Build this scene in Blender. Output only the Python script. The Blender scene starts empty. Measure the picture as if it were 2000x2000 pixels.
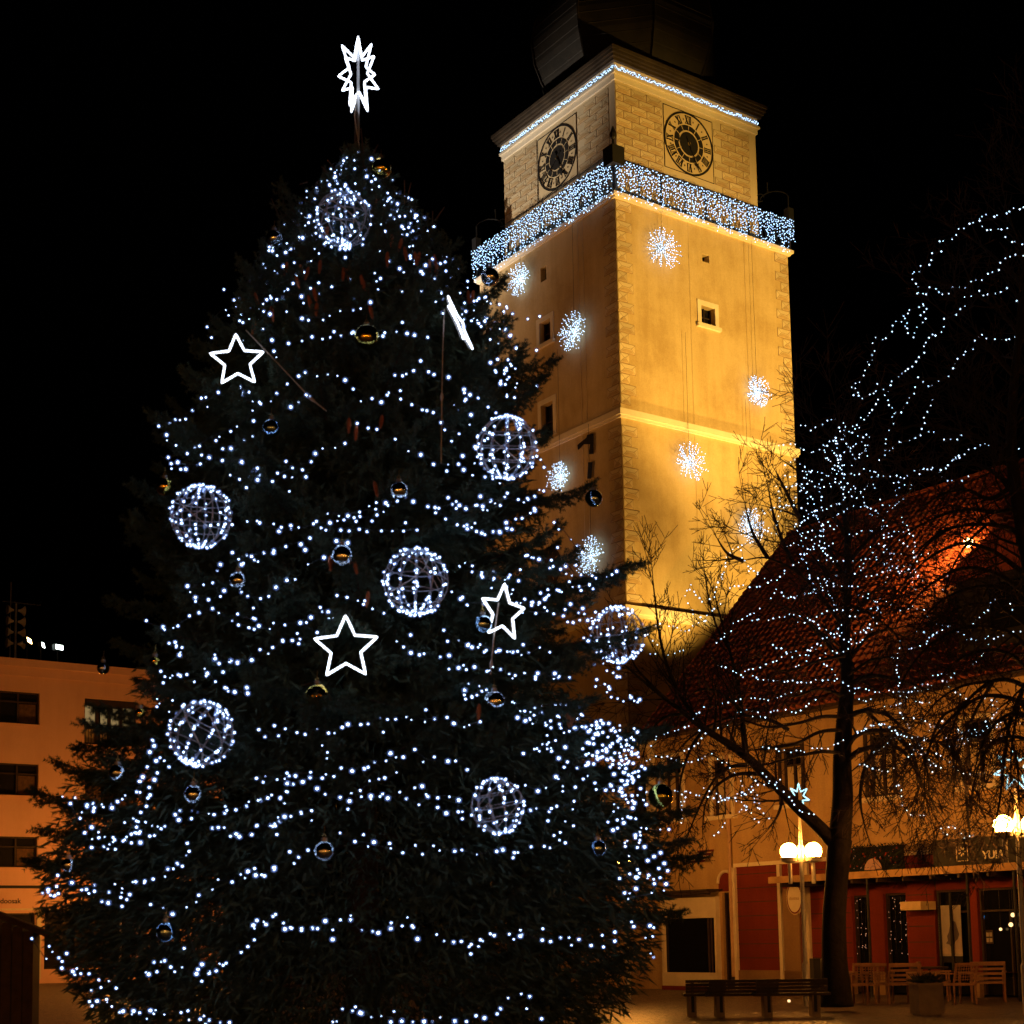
import bpy, math, random
from mathutils import Vector, Matrix
R = random.Random(7)
sin, cos, pi = math.sin, math.cos, math.pi
SC = bpy.context.scene
COL = SC.collection

# ------------------------------------------------------------------ camera
FPX, CYP, PITCH, ROLL, EYE = 3010.338, 1500.0, 0.10958, -0.01864, 1.58
_fw = Vector((0, cos(PITCH), sin(PITCH))); _up0 = Vector((0, -sin(PITCH), cos(PITCH))); _rt0 = Vector((1, 0, 0))
_rt = cos(ROLL) * _rt0 + sin(ROLL) * _up0
_up = -sin(ROLL) * _rt0 + cos(ROLL) * _up0
CAM = Vector((0, 0, EYE))
cam = bpy.data.cameras.new('camera'); camo = bpy.data.objects.new('camera', cam); COL.objects.link(camo)
M = Matrix((_rt, _up, -_fw)).transposed().to_4x4(); M.translation = CAM
camo.matrix_world = M
cam.sensor_width = 36; cam.lens = FPX / 2000 * 36; cam.shift_x = 0; cam.shift_y = 0.25
cam.clip_start = 0.1; cam.clip_end = 600
cam.dof.use_dof = True; cam.dof.focus_distance = 50; cam.dof.aperture_fstop = 1.6
SC.camera = camo

# ------------------------------------------------------------------ night sky and exposure
w = bpy.data.worlds.new('World'); SC.world = w; w.use_nodes = True
nt = w.node_tree; nt.nodes.clear()
sky = nt.nodes.new('ShaderNodeTexSky'); sky.sky_type = 'NISHITA'; sky.sun_disc = False
sky.sun_elevation = math.radians(-4); sky.sun_rotation = math.radians(200)
bg = nt.nodes.new('ShaderNodeBackground'); bg.inputs['Strength'].default_value = 0.004
wo = nt.nodes.new('ShaderNodeOutputWorld')
nt.links.new(sky.outputs[0], bg.inputs[0]); nt.links.new(bg.outputs[0], wo.inputs[0])
SC.view_settings.view_transform = 'Standard'; SC.view_settings.look = 'None'
SC.view_settings.exposure = 0; SC.view_settings.gamma = 1
try: SC.view_settings.use_curve_mapping = False
except Exception: pass
SC.render.engine = 'CYCLES'
SC.cycles.use_denoising = True
SC.cycles.max_bounces = 5; SC.cycles.diffuse_bounces = 2; SC.cycles.glossy_bounces = 3
SC.cycles.transmission_bounces = 4; SC.cycles.transparent_max_bounces = 16
SC.cycles.sample_clamp_indirect = 3.0
SC.cycles.caustics_reflective = False; SC.cycles.caustics_refractive = False

# ------------------------------------------------------------------ measuring helpers
def ray(px, py):
    return (_rt * ((px - 1000) / FPX) - _up * ((py - CYP) / FPX) + _fw)
def at(px, py, Y):
    v = ray(px, py); return CAM + v * (Y / v.y)
def on_plane(px, py, p, n):
    v = ray(px, py); return CAM + v * ((p - CAM).dot(n) / v.dot(n))
YAW = 0.61679
eR = Vector((cos(YAW), sin(YAW), 0)); eL = Vector((-sin(YAW), cos(YAW), 0))

# ------------------------------------------------------------------ materials
def new_mat(name):
    m = bpy.data.materials.new(name); m.use_nodes = True
    return m, m.node_tree, m.node_tree.nodes['Principled BSDF']
def mat(name, col, rough=0.8, metal=0.0, var=0.18, scale=3.0, bump=0.0, bscale=30.0, dark=None, spec=0.3):
    m, t, b = new_mat(name)
    b.inputs['Roughness'].default_value = rough; b.inputs['Metallic'].default_value = metal
    b.inputs['Specular IOR Level'].default_value = spec
    tc = t.nodes.new('ShaderNodeTexCoord')
    n = t.nodes.new('ShaderNodeTexNoise'); n.inputs['Scale'].default_value = scale
    n.inputs['Detail'].default_value = 6; n.inputs['Roughness'].default_value = 0.62
    t.links.new(tc.outputs['Object'], n.inputs['Vector'])
    r = t.nodes.new('ShaderNodeValToRGB')
    lo = dark if dark else tuple(c * (1 - var) for c in col)
    hi = tuple(min(1, c * (1 + var)) for c in col)
    r.color_ramp.elements[0].color = (*lo, 1); r.color_ramp.elements[1].color = (*hi, 1)
    r.color_ramp.elements[0].position = 0.3; r.color_ramp.elements[1].position = 0.7
    t.links.new(n.outputs['Fac'], r.inputs[0]); t.links.new(r.outputs[0], b.inputs['Base Color'])
    if bump:
        n2 = t.nodes.new('ShaderNodeTexNoise'); n2.inputs['Scale'].default_value = bscale; n2.inputs['Detail'].default_value = 5
        t.links.new(tc.outputs['Object'], n2.inputs['Vector'])
        bp = t.nodes.new('ShaderNodeBump'); bp.inputs['Strength'].default_value = bump; bp.inputs['Distance'].default_value = 0.02
        t.links.new(n2.outputs['Fac'], bp.inputs['Height']); t.links.new(bp.outputs[0], b.inputs['Normal'])
    return m
def per_object(m, lo, hi):
    t = m.node_tree; b = t.nodes['Principled BSDF']; src = b.inputs['Base Color'].links[0].from_socket
    oi = t.nodes.new('ShaderNodeObjectInfo'); mr = t.nodes.new('ShaderNodeMapRange'); mr.inputs[3].default_value = lo; mr.inputs[4].default_value = hi
    t.links.new(oi.outputs['Random'], mr.inputs[0]); hs = t.nodes.new('ShaderNodeHueSaturation'); t.links.new(mr.outputs[0], hs.inputs['Value']); t.links.new(src, hs.inputs['Color']); t.links.new(hs.outputs[0], b.inputs['Base Color'])
def glow(name, col, s):
    m = bpy.data.materials.new(name); m.use_nodes = True; t = m.node_tree; t.nodes.clear()
    e = t.nodes.new('ShaderNodeEmission'); e.inputs[0].default_value = (*col, 1); e.inputs[1].default_value = s
    o = t.nodes.new('ShaderNodeOutputMaterial'); t.links.new(e.outputs[0], o.inputs[0])
    return m
def stained(name, col, stain, vs=0.35, bump=0.25):
    """aged plaster: broad stains, vertical streaks and fine grain"""
    m, t, b = new_mat(name)
    b.inputs['Roughness'].default_value = 0.9; b.inputs['Specular IOR Level'].default_value = 0.15
    tc = t.nodes.new('ShaderNodeTexCoord')
    mp = t.nodes.new('ShaderNodeMapping'); mp.inputs['Scale'].default_value = (1.1, 1.1, 0.16)
    t.links.new(tc.outputs['Object'], mp.inputs[0])
    n1 = t.nodes.new('ShaderNodeTexNoise'); n1.inputs['Scale'].default_value = 1.6; n1.inputs['Detail'].default_value = 7; n1.inputs['Roughness'].default_value = 0.65
    t.links.new(mp.outputs[0], n1.inputs['Vector'])
    n2 = t.nodes.new('ShaderNodeTexNoise'); n2.inputs['Scale'].default_value = 0.45; n2.inputs['Detail'].default_value = 8; n2.inputs['Roughness'].default_value = 0.6
    t.links.new(tc.outputs['Object'], n2.inputs['Vector'])
    n3 = t.nodes.new('ShaderNodeTexNoise'); n3.inputs['Scale'].default_value = 22; n3.inputs['Detail'].default_value = 4
    t.links.new(tc.outputs['Object'], n3.inputs['Vector'])
    def rng(src, a, c):
        r = t.nodes.new('ShaderNodeMapRange'); r.inputs[1].default_value = a; r.inputs[2].default_value = c
        t.links.new(src, r.inputs[0]); return r.outputs[0]
    def mul(a, bb, op='MULTIPLY'):
        q = t.nodes.new('ShaderNodeMath'); q.operation = op
        for i, x in enumerate((a, bb)):
            if isinstance(x, (int, float)): q.inputs[i].default_value = x
            else: t.links.new(x, q.inputs[i])
        return q.outputs[0]
    f = mul(mul(rng(n1.outputs['Fac'], 0.42, 0.72), 0.5), mul(rng(n2.outputs['Fac'], 0.45, 0.68), 0.7), 'ADD')
    f = mul(f, mul(rng(n3.outputs['Fac'], 0.3, 0.7), 0.35), 'ADD')
    f = mul(f, vs / 0.35)
    q = t.nodes.new('ShaderNodeMix'); q.data_type = 'RGBA'; q.clamp_factor = True
    t.links.new(f, q.inputs[0]); q.inputs[6].default_value = (*col, 1); q.inputs[7].default_value = (*stain, 1)
    t.links.new(q.outputs[2], b.inputs['Base Color'])
    bp = t.nodes.new('ShaderNodeBump'); bp.inputs['Strength'].default_value = bump; bp.inputs['Distance'].default_value = 0.02
    t.links.new(n3.outputs['Fac'], bp.inputs['Height']); t.links.new(bp.outputs[0], b.inputs['Normal'])
    return m

MT = dict(
    tower=stained('tower_plaster', (0.61, 0.48, 0.27), (0.42, 0.30, 0.14), 0.34),
    tower_up=stained('pale_plaster', (0.58, 0.49, 0.33), (0.42, 0.34, 0.22), 0.22),
    trim=stained('trim_plaster', (0.76, 0.69, 0.55), (0.60, 0.52, 0.39), 0.22),
    sg_light=mat('sgraffito_light', (0.58, 0.48, 0.31), 0.9, var=0.08, scale=5),
    sg_mid=mat('sgraffito_mid', (0.53, 0.42, 0.255), 0.9, var=0.10, scale=5),
    sg_dark=mat('sgraffito_dark', (0.42, 0.30, 0.16), 0.9, var=0.12, scale=5),
    sg_line=mat('sgraffito_line', (0.24, 0.155, 0.08), 0.9, var=0.1, scale=5),
    black=mat('black_paint', (0.012, 0.011, 0.011), 0.6, var=0.2),
    clockbg=stained('clock_plaster', (0.58, 0.47, 0.29), (0.46, 0.35, 0.2), 0.2),
    gold=mat('gilding', (0.62, 0.42, 0.12), 0.35, 0.8),
    iron=mat('wrought_iron', (0.02, 0.02, 0.022), 0.55, 0.4),
    copper=mat('dark_roof_sheet', (0.05, 0.036, 0.024), 0.7, 0.1, var=0.5, scale=1.2, bump=0.5, bscale=9),
    domesheet=mat('shade_darkened_dome_sheet', (0.013, 0.010, 0.007), 0.75, var=0.5, scale=1.2, bump=0.5, bscale=9),  # near-black base colour stands in for the cornice's shade on the dome
    glass=mat('dark_glass', (0.006, 0.006, 0.008), 0.12, spec=0.3),
    dullglass=mat('dull_glass', (0.008, 0.007, 0.007), 0.6, spec=0.1),
    darkwood=mat('dark_wood', (0.035, 0.022, 0.015), 0.6, var=0.35, scale=8),
    house=stained('ochre_plaster', (0.56, 0.40, 0.20), (0.36, 0.23, 0.11), 0.4),
    redwall=stained('red_brown_render', (0.19, 0.032, 0.016), (0.12, 0.020, 0.011), 0.3, 0.4),
    plinth=stained('plinth_stone', (0.30, 0.19, 0.10), (0.20, 0.12, 0.065), 0.35, 0.4),
    tile=mat('clay_tile', (0.17, 0.040, 0.024), 0.75, var=0.45, scale=4, bump=0.3, bscale=25),
    pinkwall=stained('pink_render', (0.72, 0.44, 0.34), (0.60, 0.35, 0.25), 0.25, 0.3),
    pale=mat('pale_paint', (0.62, 0.54, 0.42), 0.7, var=0.1),
    white=mat('white_paint', (0.75, 0.7, 0.62), 0.6, var=0.06),
    metal=mat('grey_metal', (0.35, 0.35, 0.36), 0.4, 0.7, var=0.1),
    lampmetal=mat('lamp_paint', (0.55, 0.52, 0.46), 0.45, 0.1, var=0.15),
    bark=mat('bark', (0.014, 0.010, 0.008), 0.95, var=0.5, scale=6, bump=0.9, bscale=14),
    twig=mat('twig_bark', (0.026, 0.015, 0.011), 0.9, var=0.3, scale=4),
    needle=mat('spruce_needles', (0.046, 0.078, 0.054), 0.7, var=0.45, scale=2.5, spec=0.2),
    sbark=mat('spruce_bark', (0.06, 0.036, 0.022), 0.95, var=0.4, scale=9),
    cone=mat('spruce_cone', (0.30, 0.10, 0.035), 0.6, var=0.3, scale=20),
    wire=mat('string_cable', (0.02, 0.025, 0.03), 0.6),
    hoop=mat('hoop_wire', (0.40, 0.44, 0.52), 0.4, 0.3),
    cable=mat('pale_cable', (0.6, 0.55, 0.5), 0.5),
    silver=mat('silver_ball', (0.78, 0.80, 0.84), 0.06, 1.0, var=0.04),
    goldball=mat('gold_ball', (0.80, 0.55, 0.10), 0.06, 1.0, var=0.04),
    blueball=mat('blue_silver_ball', (0.42, 0.60, 0.80), 0.06, 1.0, var=0.04),
    greenball=mat('green_gold_ball', (0.55, 0.52, 0.12), 0.06, 1.0, var=0.04),
    chairwood=mat('chair_wood', (0.20, 0.10, 0.05), 0.6, var=0.25, scale=9),
    stallwood=mat('stall_wood', (0.10, 0.055, 0.03), 0.8, var=0.35, scale=6),
    ribbon=mat('red_ornament', (0.45, 0.05, 0.03), 0.4),
    awning=mat('awning_slab', (0.36, 0.22, 0.10), 0.8, var=0.3, scale=3),
    concrete=mat('concrete', (0.28, 0.21, 0.14), 0.9, var=0.2, scale=5, bump=0.3),
    leafdark=mat('garland_green', (0.009, 0.013, 0.008), 0.9, var=0.4),
    poster_bg=mat('poster_ground', (0.34, 0.31, 0.29), 0.5, var=0.15, scale=2),
    poster_dark=mat('poster_figure', (0.09, 0.07, 0.08), 0.5, var=0.3),
    poster_hill=mat('poster_hill', (0.42, 0.34, 0.30), 0.5, var=0.2),
    snowwhite=mat('letter_white', (0.7, 0.66, 0.6), 0.6, var=0.05),
    shade=mat('lamp_shade', (0.6, 0.45, 0.25), 0.8),
    roofgrey=mat('flat_roof_edge', (0.45, 0.30, 0.20), 0.8),
)
for k_ in ('sg_light', 'sg_mid', 'sg_dark'): per_object(MT[k_], .84, 1.12)
MT['bulb'] = glow('cool_white_led', (0.50, 0.70, 1.0), 15)
MT['bulb_small'] = glow('cool_white_led_small', (0.52, 0.73, 1.0), 3.6)
MT['bulb_curtain'] = glow('curtain_led', (0.42, 0.66, 1.0), 3.4)
MT['rope'] = glow('white_rope_light', (0.76, 0.85, 1.0), 4.5)
MT['rope_blue'] = glow('ice_white_rope_light', (0.40, 0.80, 0.95), 2.2)
MT['globe'] = glow('lit_globe', (1.0, 0.36, 0.05), 250.0)
MT['globe_dim'] = glow('lit_globe_dim', (1.0, 0.36, 0.05), 110.0)
MT['flood_face'] = glow('lit_lens', (0.85, 1.0, 0.95), 16.0)
MT['flood_warm'] = glow('lit_lens_warm', (1.0, 0.62, 0.22), 20.0)
MT['curtainlit'] = glow('lit_curtain', (0.75, 0.50, 0.20), 0.34)
MT['shoplight'] = glow('shop_lamp', (1.0, 0.62, 0.25), 2.2)
MT['shopblue'] = glow('shop_screen', (0.05, 0.25, 0.6), 0.5)
MT['warmled'] = glow('warm_led', (1.0, 0.45, 0.25), 1.0)
MT['sundisc'] = glow('lit_ornament', (1.0, 0.25, 0.04), 0.35)
MT['shopwin'] = glow('lit_shop_window', (1.0, 0.40, 0.07), 1.9)
MT['redlamp'] = glow('pink_lamp', (1.0, 0.55, 0.40), 1.5)

def halo_shell_mat():  # dim blue see-through shell that imitates the lens halo round an LED
    m = bpy.data.materials.new('led_halo_shell'); m.use_nodes = True; t = m.node_tree; t.nodes.clear()
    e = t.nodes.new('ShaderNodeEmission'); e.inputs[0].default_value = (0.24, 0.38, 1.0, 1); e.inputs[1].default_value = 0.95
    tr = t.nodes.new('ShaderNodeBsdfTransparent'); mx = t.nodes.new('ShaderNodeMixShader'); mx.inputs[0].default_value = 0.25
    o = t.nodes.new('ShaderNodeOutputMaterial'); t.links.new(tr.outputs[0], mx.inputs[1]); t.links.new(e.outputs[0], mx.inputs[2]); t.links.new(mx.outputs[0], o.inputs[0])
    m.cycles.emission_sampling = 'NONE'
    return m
MT['halo_shell'] = halo_shell_mat()
# ground: cobbles
def ground_mat():
    m, t, b = new_mat('cobbles')
    tc = t.nodes.new('ShaderNodeTexCoord')
    v = t.nodes.new('ShaderNodeTexVoronoi'); v.inputs['Scale'].default_value = 8; v.feature = 'DISTANCE_TO_EDGE'
    t.links.new(tc.outputs['Object'], v.inputs['Vector'])
    v2 = t.nodes.new('ShaderNodeTexVoronoi'); v2.inputs['Scale'].default_value = 8
    t.links.new(tc.outputs['Object'], v2.inputs['Vector'])
    r = t.nodes.new('ShaderNodeValToRGB')
    r.color_ramp.elements[0].color = (0.07, 0.052, 0.04, 1); r.color_ramp.elements[1].color = (0.16, 0.125, 0.095, 1)
    sp = t.nodes.new('ShaderNodeSeparateColor'); t.links.new(v2.outputs['Color'], sp.inputs[0])
    t.links.new(sp.outputs[0], r.inputs[0])
    mr = t.nodes.new('ShaderNodeMapRange'); mr.inputs[2].default_value = 0.09
    t.links.new(v.outputs['Distance'], mr.inputs[0])
    q = t.nodes.new('ShaderNodeMix'); q.data_type = 'RGBA'; t.links.new(mr.outputs[0], q.inputs[0])
    q.inputs[6].default_value = (0.025, 0.02, 0.016, 1); t.links.new(r.outputs[0], q.inputs[7])
    t.links.new(q.outputs[2], b.inputs['Base Color']); b.inputs['Roughness'].default_value = 0.36
    bp = t.nodes.new('ShaderNodeBump'); bp.inputs['Strength'].default_value = 0.8; bp.inputs['Distance'].default_value = 0.03
    t.links.new(mr.outputs[0], bp.inputs['Height']); t.links.new(bp.outputs[0], b.inputs['Normal'])
    return m
MT['ground'] = ground_mat()

# ------------------------------------------------------------------ mesh builder
ICO = None
def _ico():
    g = (1 + 5 ** 0.5) / 2
    v = [Vector(p).normalized() for p in ((-1, g, 0), (1, g, 0), (-1, -g, 0), (1, -g, 0), (0, -1, g), (0, 1, g), (0, -1, -g), (0, 1, -g), (g, 0, -1), (g, 0, 1), (-g, 0, -1), (-g, 0, 1))]
    f = [(0, 11, 5), (0, 5, 1), (0, 1, 7), (0, 7, 10), (0, 10, 11), (1, 5, 9), (5, 11, 4), (11, 10, 2), (10, 7, 6), (7, 1, 8), (3, 9, 4), (3, 4, 2), (3, 2, 6), (3, 6, 8), (3, 8, 9), (4, 9, 5), (2, 4, 11), (6, 2, 10), (8, 6, 7), (9, 8, 1)]
    return v, f
ICO = _ico()
OCT = ([Vector(p) for p in ((1, 0, 0), (-1, 0, 0), (0, 1, 0), (0, -1, 0), (0, 0, 1), (0, 0, -1))],
       [(0, 2, 4), (2, 1, 4), (1, 3, 4), (3, 0, 4), (2, 0, 5), (1, 2, 5), (3, 1, 5), (0, 3, 5)])
class MB:
    def __init__(s): s.v = []; s.f = []; s.m = []; s.smooth = False
    def poly(s, pts, mi=0):
        b = len(s.v); s.v += [tuple(p) for p in pts]; s.f.append(tuple(range(b, b + len(pts)))); s.m.append(mi)
    def box(s, a, b, mi=0):
        x0, y0, z0 = a; x1, y1, z1 = b
        x0, x1 = min(x0, x1), max(x0, x1); y0, y1 = min(y0, y1), max(y0, y1); z0, z1 = min(z0, z1), max(z0, z1)
        k = len(s.v)
        s.v += [(x0, y0, z0), (x1, y0, z0), (x1, y1, z0), (x0, y1, z0), (x0, y0, z1), (x1, y0, z1), (x1, y1, z1), (x0, y1, z1)]
        for q in ((0, 3, 2, 1), (4, 5, 6, 7), (0, 1, 5, 4), (1, 2, 6, 5), (2, 3, 7, 6), (3, 0, 4, 7)):
            s.f.append(tuple(k + i for i in q)); s.m.append(mi)
    def obox(s, c, ax, ay, az, mi=0):
        """box from centre and three half-axis vectors"""
        c = Vector(c); k = len(s.v)
        for z in (-1, 1):
            for x, y in ((-1, -1), (1, -1), (1, 1), (-1, 1)):
                s.v.append(tuple(c + x * ax + y * ay + z * az))
        for q in ((0, 3, 2, 1), (4, 5, 6, 7), (0, 1, 5, 4), (1, 2, 6, 5), (2, 3, 7, 6), (3, 0, 4, 7)):
            s.f.append(tuple(k + i for i in q)); s.m.append(mi)
    def tube(s, pts, rad, n=6, mi=0, closed=False, cap=True):
        pts = [Vector(p) for p in pts]; N = len(pts)
        if N < 2: return
        if not hasattr(rad, '__len__'): rad = [rad] * N
        k0 = len(s.v); ref = None
        for i in range(N):
            if closed: d = pts[(i + 1) % N] - pts[i - 1]
            else: d = pts[min(i + 1, N - 1)] - pts[max(i - 1, 0)]
            if d.length < 1e-9: d = Vector((0, 0, 1))
            d.normalize()
            if ref is None:
                ref = d.cross(Vector((0, 0, 1)))
                if ref.length < 0.05: ref = d.cross(Vector((1, 0, 0)))
            ref = ref - d * ref.dot(d)
            if ref.length < 1e-6: ref = d.orthogonal()
            ref.normalize(); bi = d.cross(ref)
            for j in range(n):
                a = 2 * pi * j / n
                s.v.append(tuple(pts[i] + (ref * cos(a) + bi * sin(a)) * rad[i]))
        for i in range(N if closed else N - 1):
            for j in range(n):
                a = k0 + i * n + j; b = k0 + i * n + (j + 1) % n
                c = k0 + ((i + 1) % N) * n + (j + 1) % n; d = k0 + ((i + 1) % N) * n + j
                s.f.append((a, b, c, d)); s.m.append(mi)
        if cap and not closed:
            s.f.append(tuple(k0 + j for j in reversed(range(n)))); s.m.append(mi)
            s.f.append(tuple(k0 + (N - 1) * n + j for j in range(n))); s.m.append(mi)
    def lathe(s, prof, n=16, c=(0, 0, 0), mi=0, rot=0.0):
        k0 = len(s.v)
        for r, z in prof:
            for j in range(n):
                a = 2 * pi * j / n + rot; s.v.append((c[0] + r * cos(a), c[1] + r * sin(a), c[2] + z))
        for i in range(len(prof) - 1):
            for j in range(n):
                s.f.append((k0 + i * n + j, k0 + i * n + (j + 1) % n, k0 + (i + 1) * n + (j + 1) % n, k0 + (i + 1) * n + j)); s.m.append(mi)
        s.f.append(tuple(k0 + j for j in reversed(range(n)))); s.m.append(mi)
        s.f.append(tuple(k0 + (len(prof) - 1) * n + j for j in range(n))); s.m.append(mi)
    def ball(s, c, r, kind=OCT, mi=0):
        k = len(s.v); c = Vector(c)
        s.v += [tuple(c + p * r) for p in kind[0]]
        for f in kind[1]: s.f.append(tuple(k + i for i in f)); s.m.append(mi)
    def sphere(s, c, r, nu=16, nv=10, mi=0, sq=1.0):
        s.lathe([(max(1e-4, r * sin(pi * i / nv)), -r * sq * cos(pi * i / nv)) for i in range(nv + 1)], nu, c, mi)
    def mesh(s, name, mats):
        me = bpy.data.meshes.new(name); me.from_pydata(s.v, [], s.f)
        mats = mats if isinstance(mats, (list, tuple)) else [mats]
        for m in mats: me.materials.append(MT[m] if isinstance(m, str) else m)
        if len(mats) > 1: me.polygons.foreach_set('material_index', s.m)
        if s.smooth: me.polygons.foreach_set('use_smooth', [True] * len(s.f))
        me.update(); return me
    def build(s, name, mats, parent=None, loc=None, rz=0, smooth=False, kind=None):
        s.smooth = smooth
        return link(name, s.mesh(name, mats), parent, loc, rz, kind)
def link(name, me, parent=None, loc=None, rz=0, kind=None):
    o = bpy.data.objects.new(name, me); COL.objects.link(o)
    if parent: o.parent = parent
    if loc is not None: o.location = loc
    if rz: o.rotation_euler = (0, 0, rz)
    if kind: o['kind'] = kind
    return o
def thing(name, label, cat, loc=(0, 0, 0), rz=0, group=None):
    o = bpy.data.objects.new(name, None); COL.objects.link(o); o.empty_display_size = 0.3
    o.location = loc; o.rotation_euler = (0, 0, rz)
    return tag(o, label, cat, group)
def tag(o, label, cat, group=None):
    o['label'] = label; o['category'] = cat
    if group: o['group'] = group
    return o
def to_local(o_loc, rz):
    c, s = cos(-rz), sin(-rz); L = Vector(o_loc)
    def f(p):
        d = Vector(p) - L; return Vector((d.x * c - d.y * s, d.x * s + d.y * c, d.z))
    return f
def spot(name, pos, tgt, energy, col, angle, blend=0.6, radius=0.15, parent=None):
    l = bpy.data.lights.new(name, 'SPOT'); l.energy = energy; l.color = col
    l.spot_size = math.radians(angle); l.spot_blend = blend; l.shadow_soft_size = radius
    o = bpy.data.objects.new(name, l); COL.objects.link(o)
    d = Vector(tgt) - Vector(pos); o.location = pos
    o.rotation_euler = d.to_track_quat('-Z', 'Y').to_euler()
    return o

# ------------------------------------------------------------------ ground
g = MB()
g.poly([(-250, -200, 0), (250, -200, 0), (250, 400, 0), (-250, 400, 0)])
g.build('ground', 'ground', kind='structure')

# ================================================================== THE TOWER
TC = Vector((5.21506, 60, 0))
HS, HU, HM, HC, HLD, HB = 4.424, 3.648, 3.74, 4.02, 4.60, 4.555
Z_BAND0, Z_BAND1, Z_LOW0, Z_LOW1 = 20.14, 20.46, 12.85, 13.24
Z_SH, Z_LED, Z_RAIL, Z_MOLD, Z_COR = 28.42, 28.62, 29.87, 33.92, 34.86
tower = thing('clock_tower', 'tall square ochre clock tower with floodlit plaster, railed gallery and dark bulbous roof', 'tower', TC, YAW)
def fp(fid, half):
    if fid == 'R': return lambda u, v, d=0: Vector((u, -half - d, v))
    return lambda u, v, d=0: Vector((-half - d, -u, v))
def fbox(mb, P, u0, u1, v0, v1, d0, d1, mi=0):
    c = P((u0 + u1) / 2, (v0 + v1) / 2, (d0 + d1) / 2)
    ax = (P(u1, v0, d0) - P(u0, v0, d0)) / 2; ay = (P(u0, v1, d0) - P(u0, v0, d0)) / 2; az = (P(u0, v0, d1) - P(u0, v0, d0)) / 2
    mb.obox(c, ax, ay, az, mi)
# window holes: (face, u0,u1,v0,v1)
HOLES = {'R': [(-0.36, 0.34, 24.57, 25.29), (-0.2, 0.16, 27.06, 27.37)],
         'L': [(-0.36, 0.36, 24.42, 25.30), (-0.38, 0.40, 20.66, 22.0), (-0.24, 0.14, 26.92, 27.5)]}
def holed_wall(mb, P, u0, u1, v0, v1, holes, depth=0.3):
    us = sorted({u0, u1, *[h[0] for h in holes], *[h[1] for h in holes]})
    vs = sorted({v0, v1, *[h[2] for h in holes], *[h[3] for h in holes]})
    for a, b in zip(us, us[1:]):
        for c, d in zip(vs, vs[1:]):
            um, vm = (a + b) / 2, (c + d) / 2
            if any(h[0] < um < h[1] and h[2] < vm < h[3] for h in holes): continue
            mb.poly([P(a, c), P(b, c), P(b, d), P(a, d)])
    for h in holes:
        a, b, c, d = h
        for (p, q) in (((a, c), (b, c)), ((b, c), (b, d)), ((b, d), (a, d)), ((a, d), (a, c))):
            mb.poly([P(*p), P(*q), P(*q, -depth), P(*p, -depth)])
sh = MB()
for fid in 'RL':
    P = fp(fid, HS)
    holed_wall(sh, P, -HS, HS, Z_BAND1, Z_SH, HOLES[fid])
    holed_wall(sh, P, -HS, HS, 0, Z_BAND1, [])
for a, b in (((HS, -HS), (HS, HS)), ((HS, HS), (-HS, HS))):
    sh.poly([(a[0], a[1], 0), (b[0], b[1], 0), (b[0], b[1], Z_SH), (a[0], a[1], Z_SH)])
shaft = sh.build('shaft', 'tower', tower)
# string courses
b = MB()
def ring(mb, h, hin, z0, z1, mi=0):
    for sx in (-1, 1):
        mb.box((sx * hin, -h, z0), (sx * h, h, z1), mi)
        mb.box((-hin, sx * hin, z0), (hin, sx * h, z1), mi)
ring(b, HB, HS - 0.05, Z_BAND0 + .1, Z_BAND1); ring(b, HB - 0.05, HS - 0.06, Z_BAND0, Z_BAND0 + .1)
b.build('string_course', 'trim', tower)
b = MB(); ring(b, HB + 0.02, HS - 0.05, Z_LOW0 + .12, Z_LOW1); ring(b, HB - 0.05, HS - 0.06, Z_LOW0, Z_LOW0 + .12)
b.build('string_course', 'trim', tower)
# gallery slab
b = MB(); b.box((-HLD, -HLD, Z_SH + .08), (HLD, HLD, Z_LED)); b.box((-HLD + .08, -HLD + .08, Z_SH), (HLD - .08, HLD - .08, Z_SH + .08))
gal = b.build('gallery_floor', 'trim', tower)
# upper storey
up = MB()
for fid in 'RL':
    holed_wall(up, fp(fid, HU), -HU, HU, Z_LED, Z_MOLD, [])
for a, c in (((HU, -HU), (HU, HU)), ((HU, HU), (-HU, HU))):
    up.poly([(a[0], a[1], Z_LED), (c[0], c[1], Z_LED), (c[0], c[1], Z_MOLD), (a[0], a[1], Z_MOLD)])
upper = up.build('upper_wall', 'tower_up', tower)
# cornice: stepped mouldings
b = MB()
steps = [(HM - .02, Z_MOLD - .28, Z_MOLD - .06), (HM + .05, Z_MOLD - .06, Z_MOLD + .04), (HM - .02, Z_MOLD + .04, Z_MOLD + .38)]
for h, z0, z1 in steps: b.box((-h, -h, z0), (h, h, z1))
b.build('moulding', 'trim', tower)
b = MB()
z = Z_MOLD + .38
for h, dz in ((HM + .10, .07), (HM + .03, .05), (HM + .17, .07), (HM + .12, .04), (HM + .24, .09), (HM + .20, .04), (HC, .12), (HC - .04, .05)):
    b.box((-h, -h, z), (h, h, z + dz)); z += dz
b.build('cornice', 'copper', tower)
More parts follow.
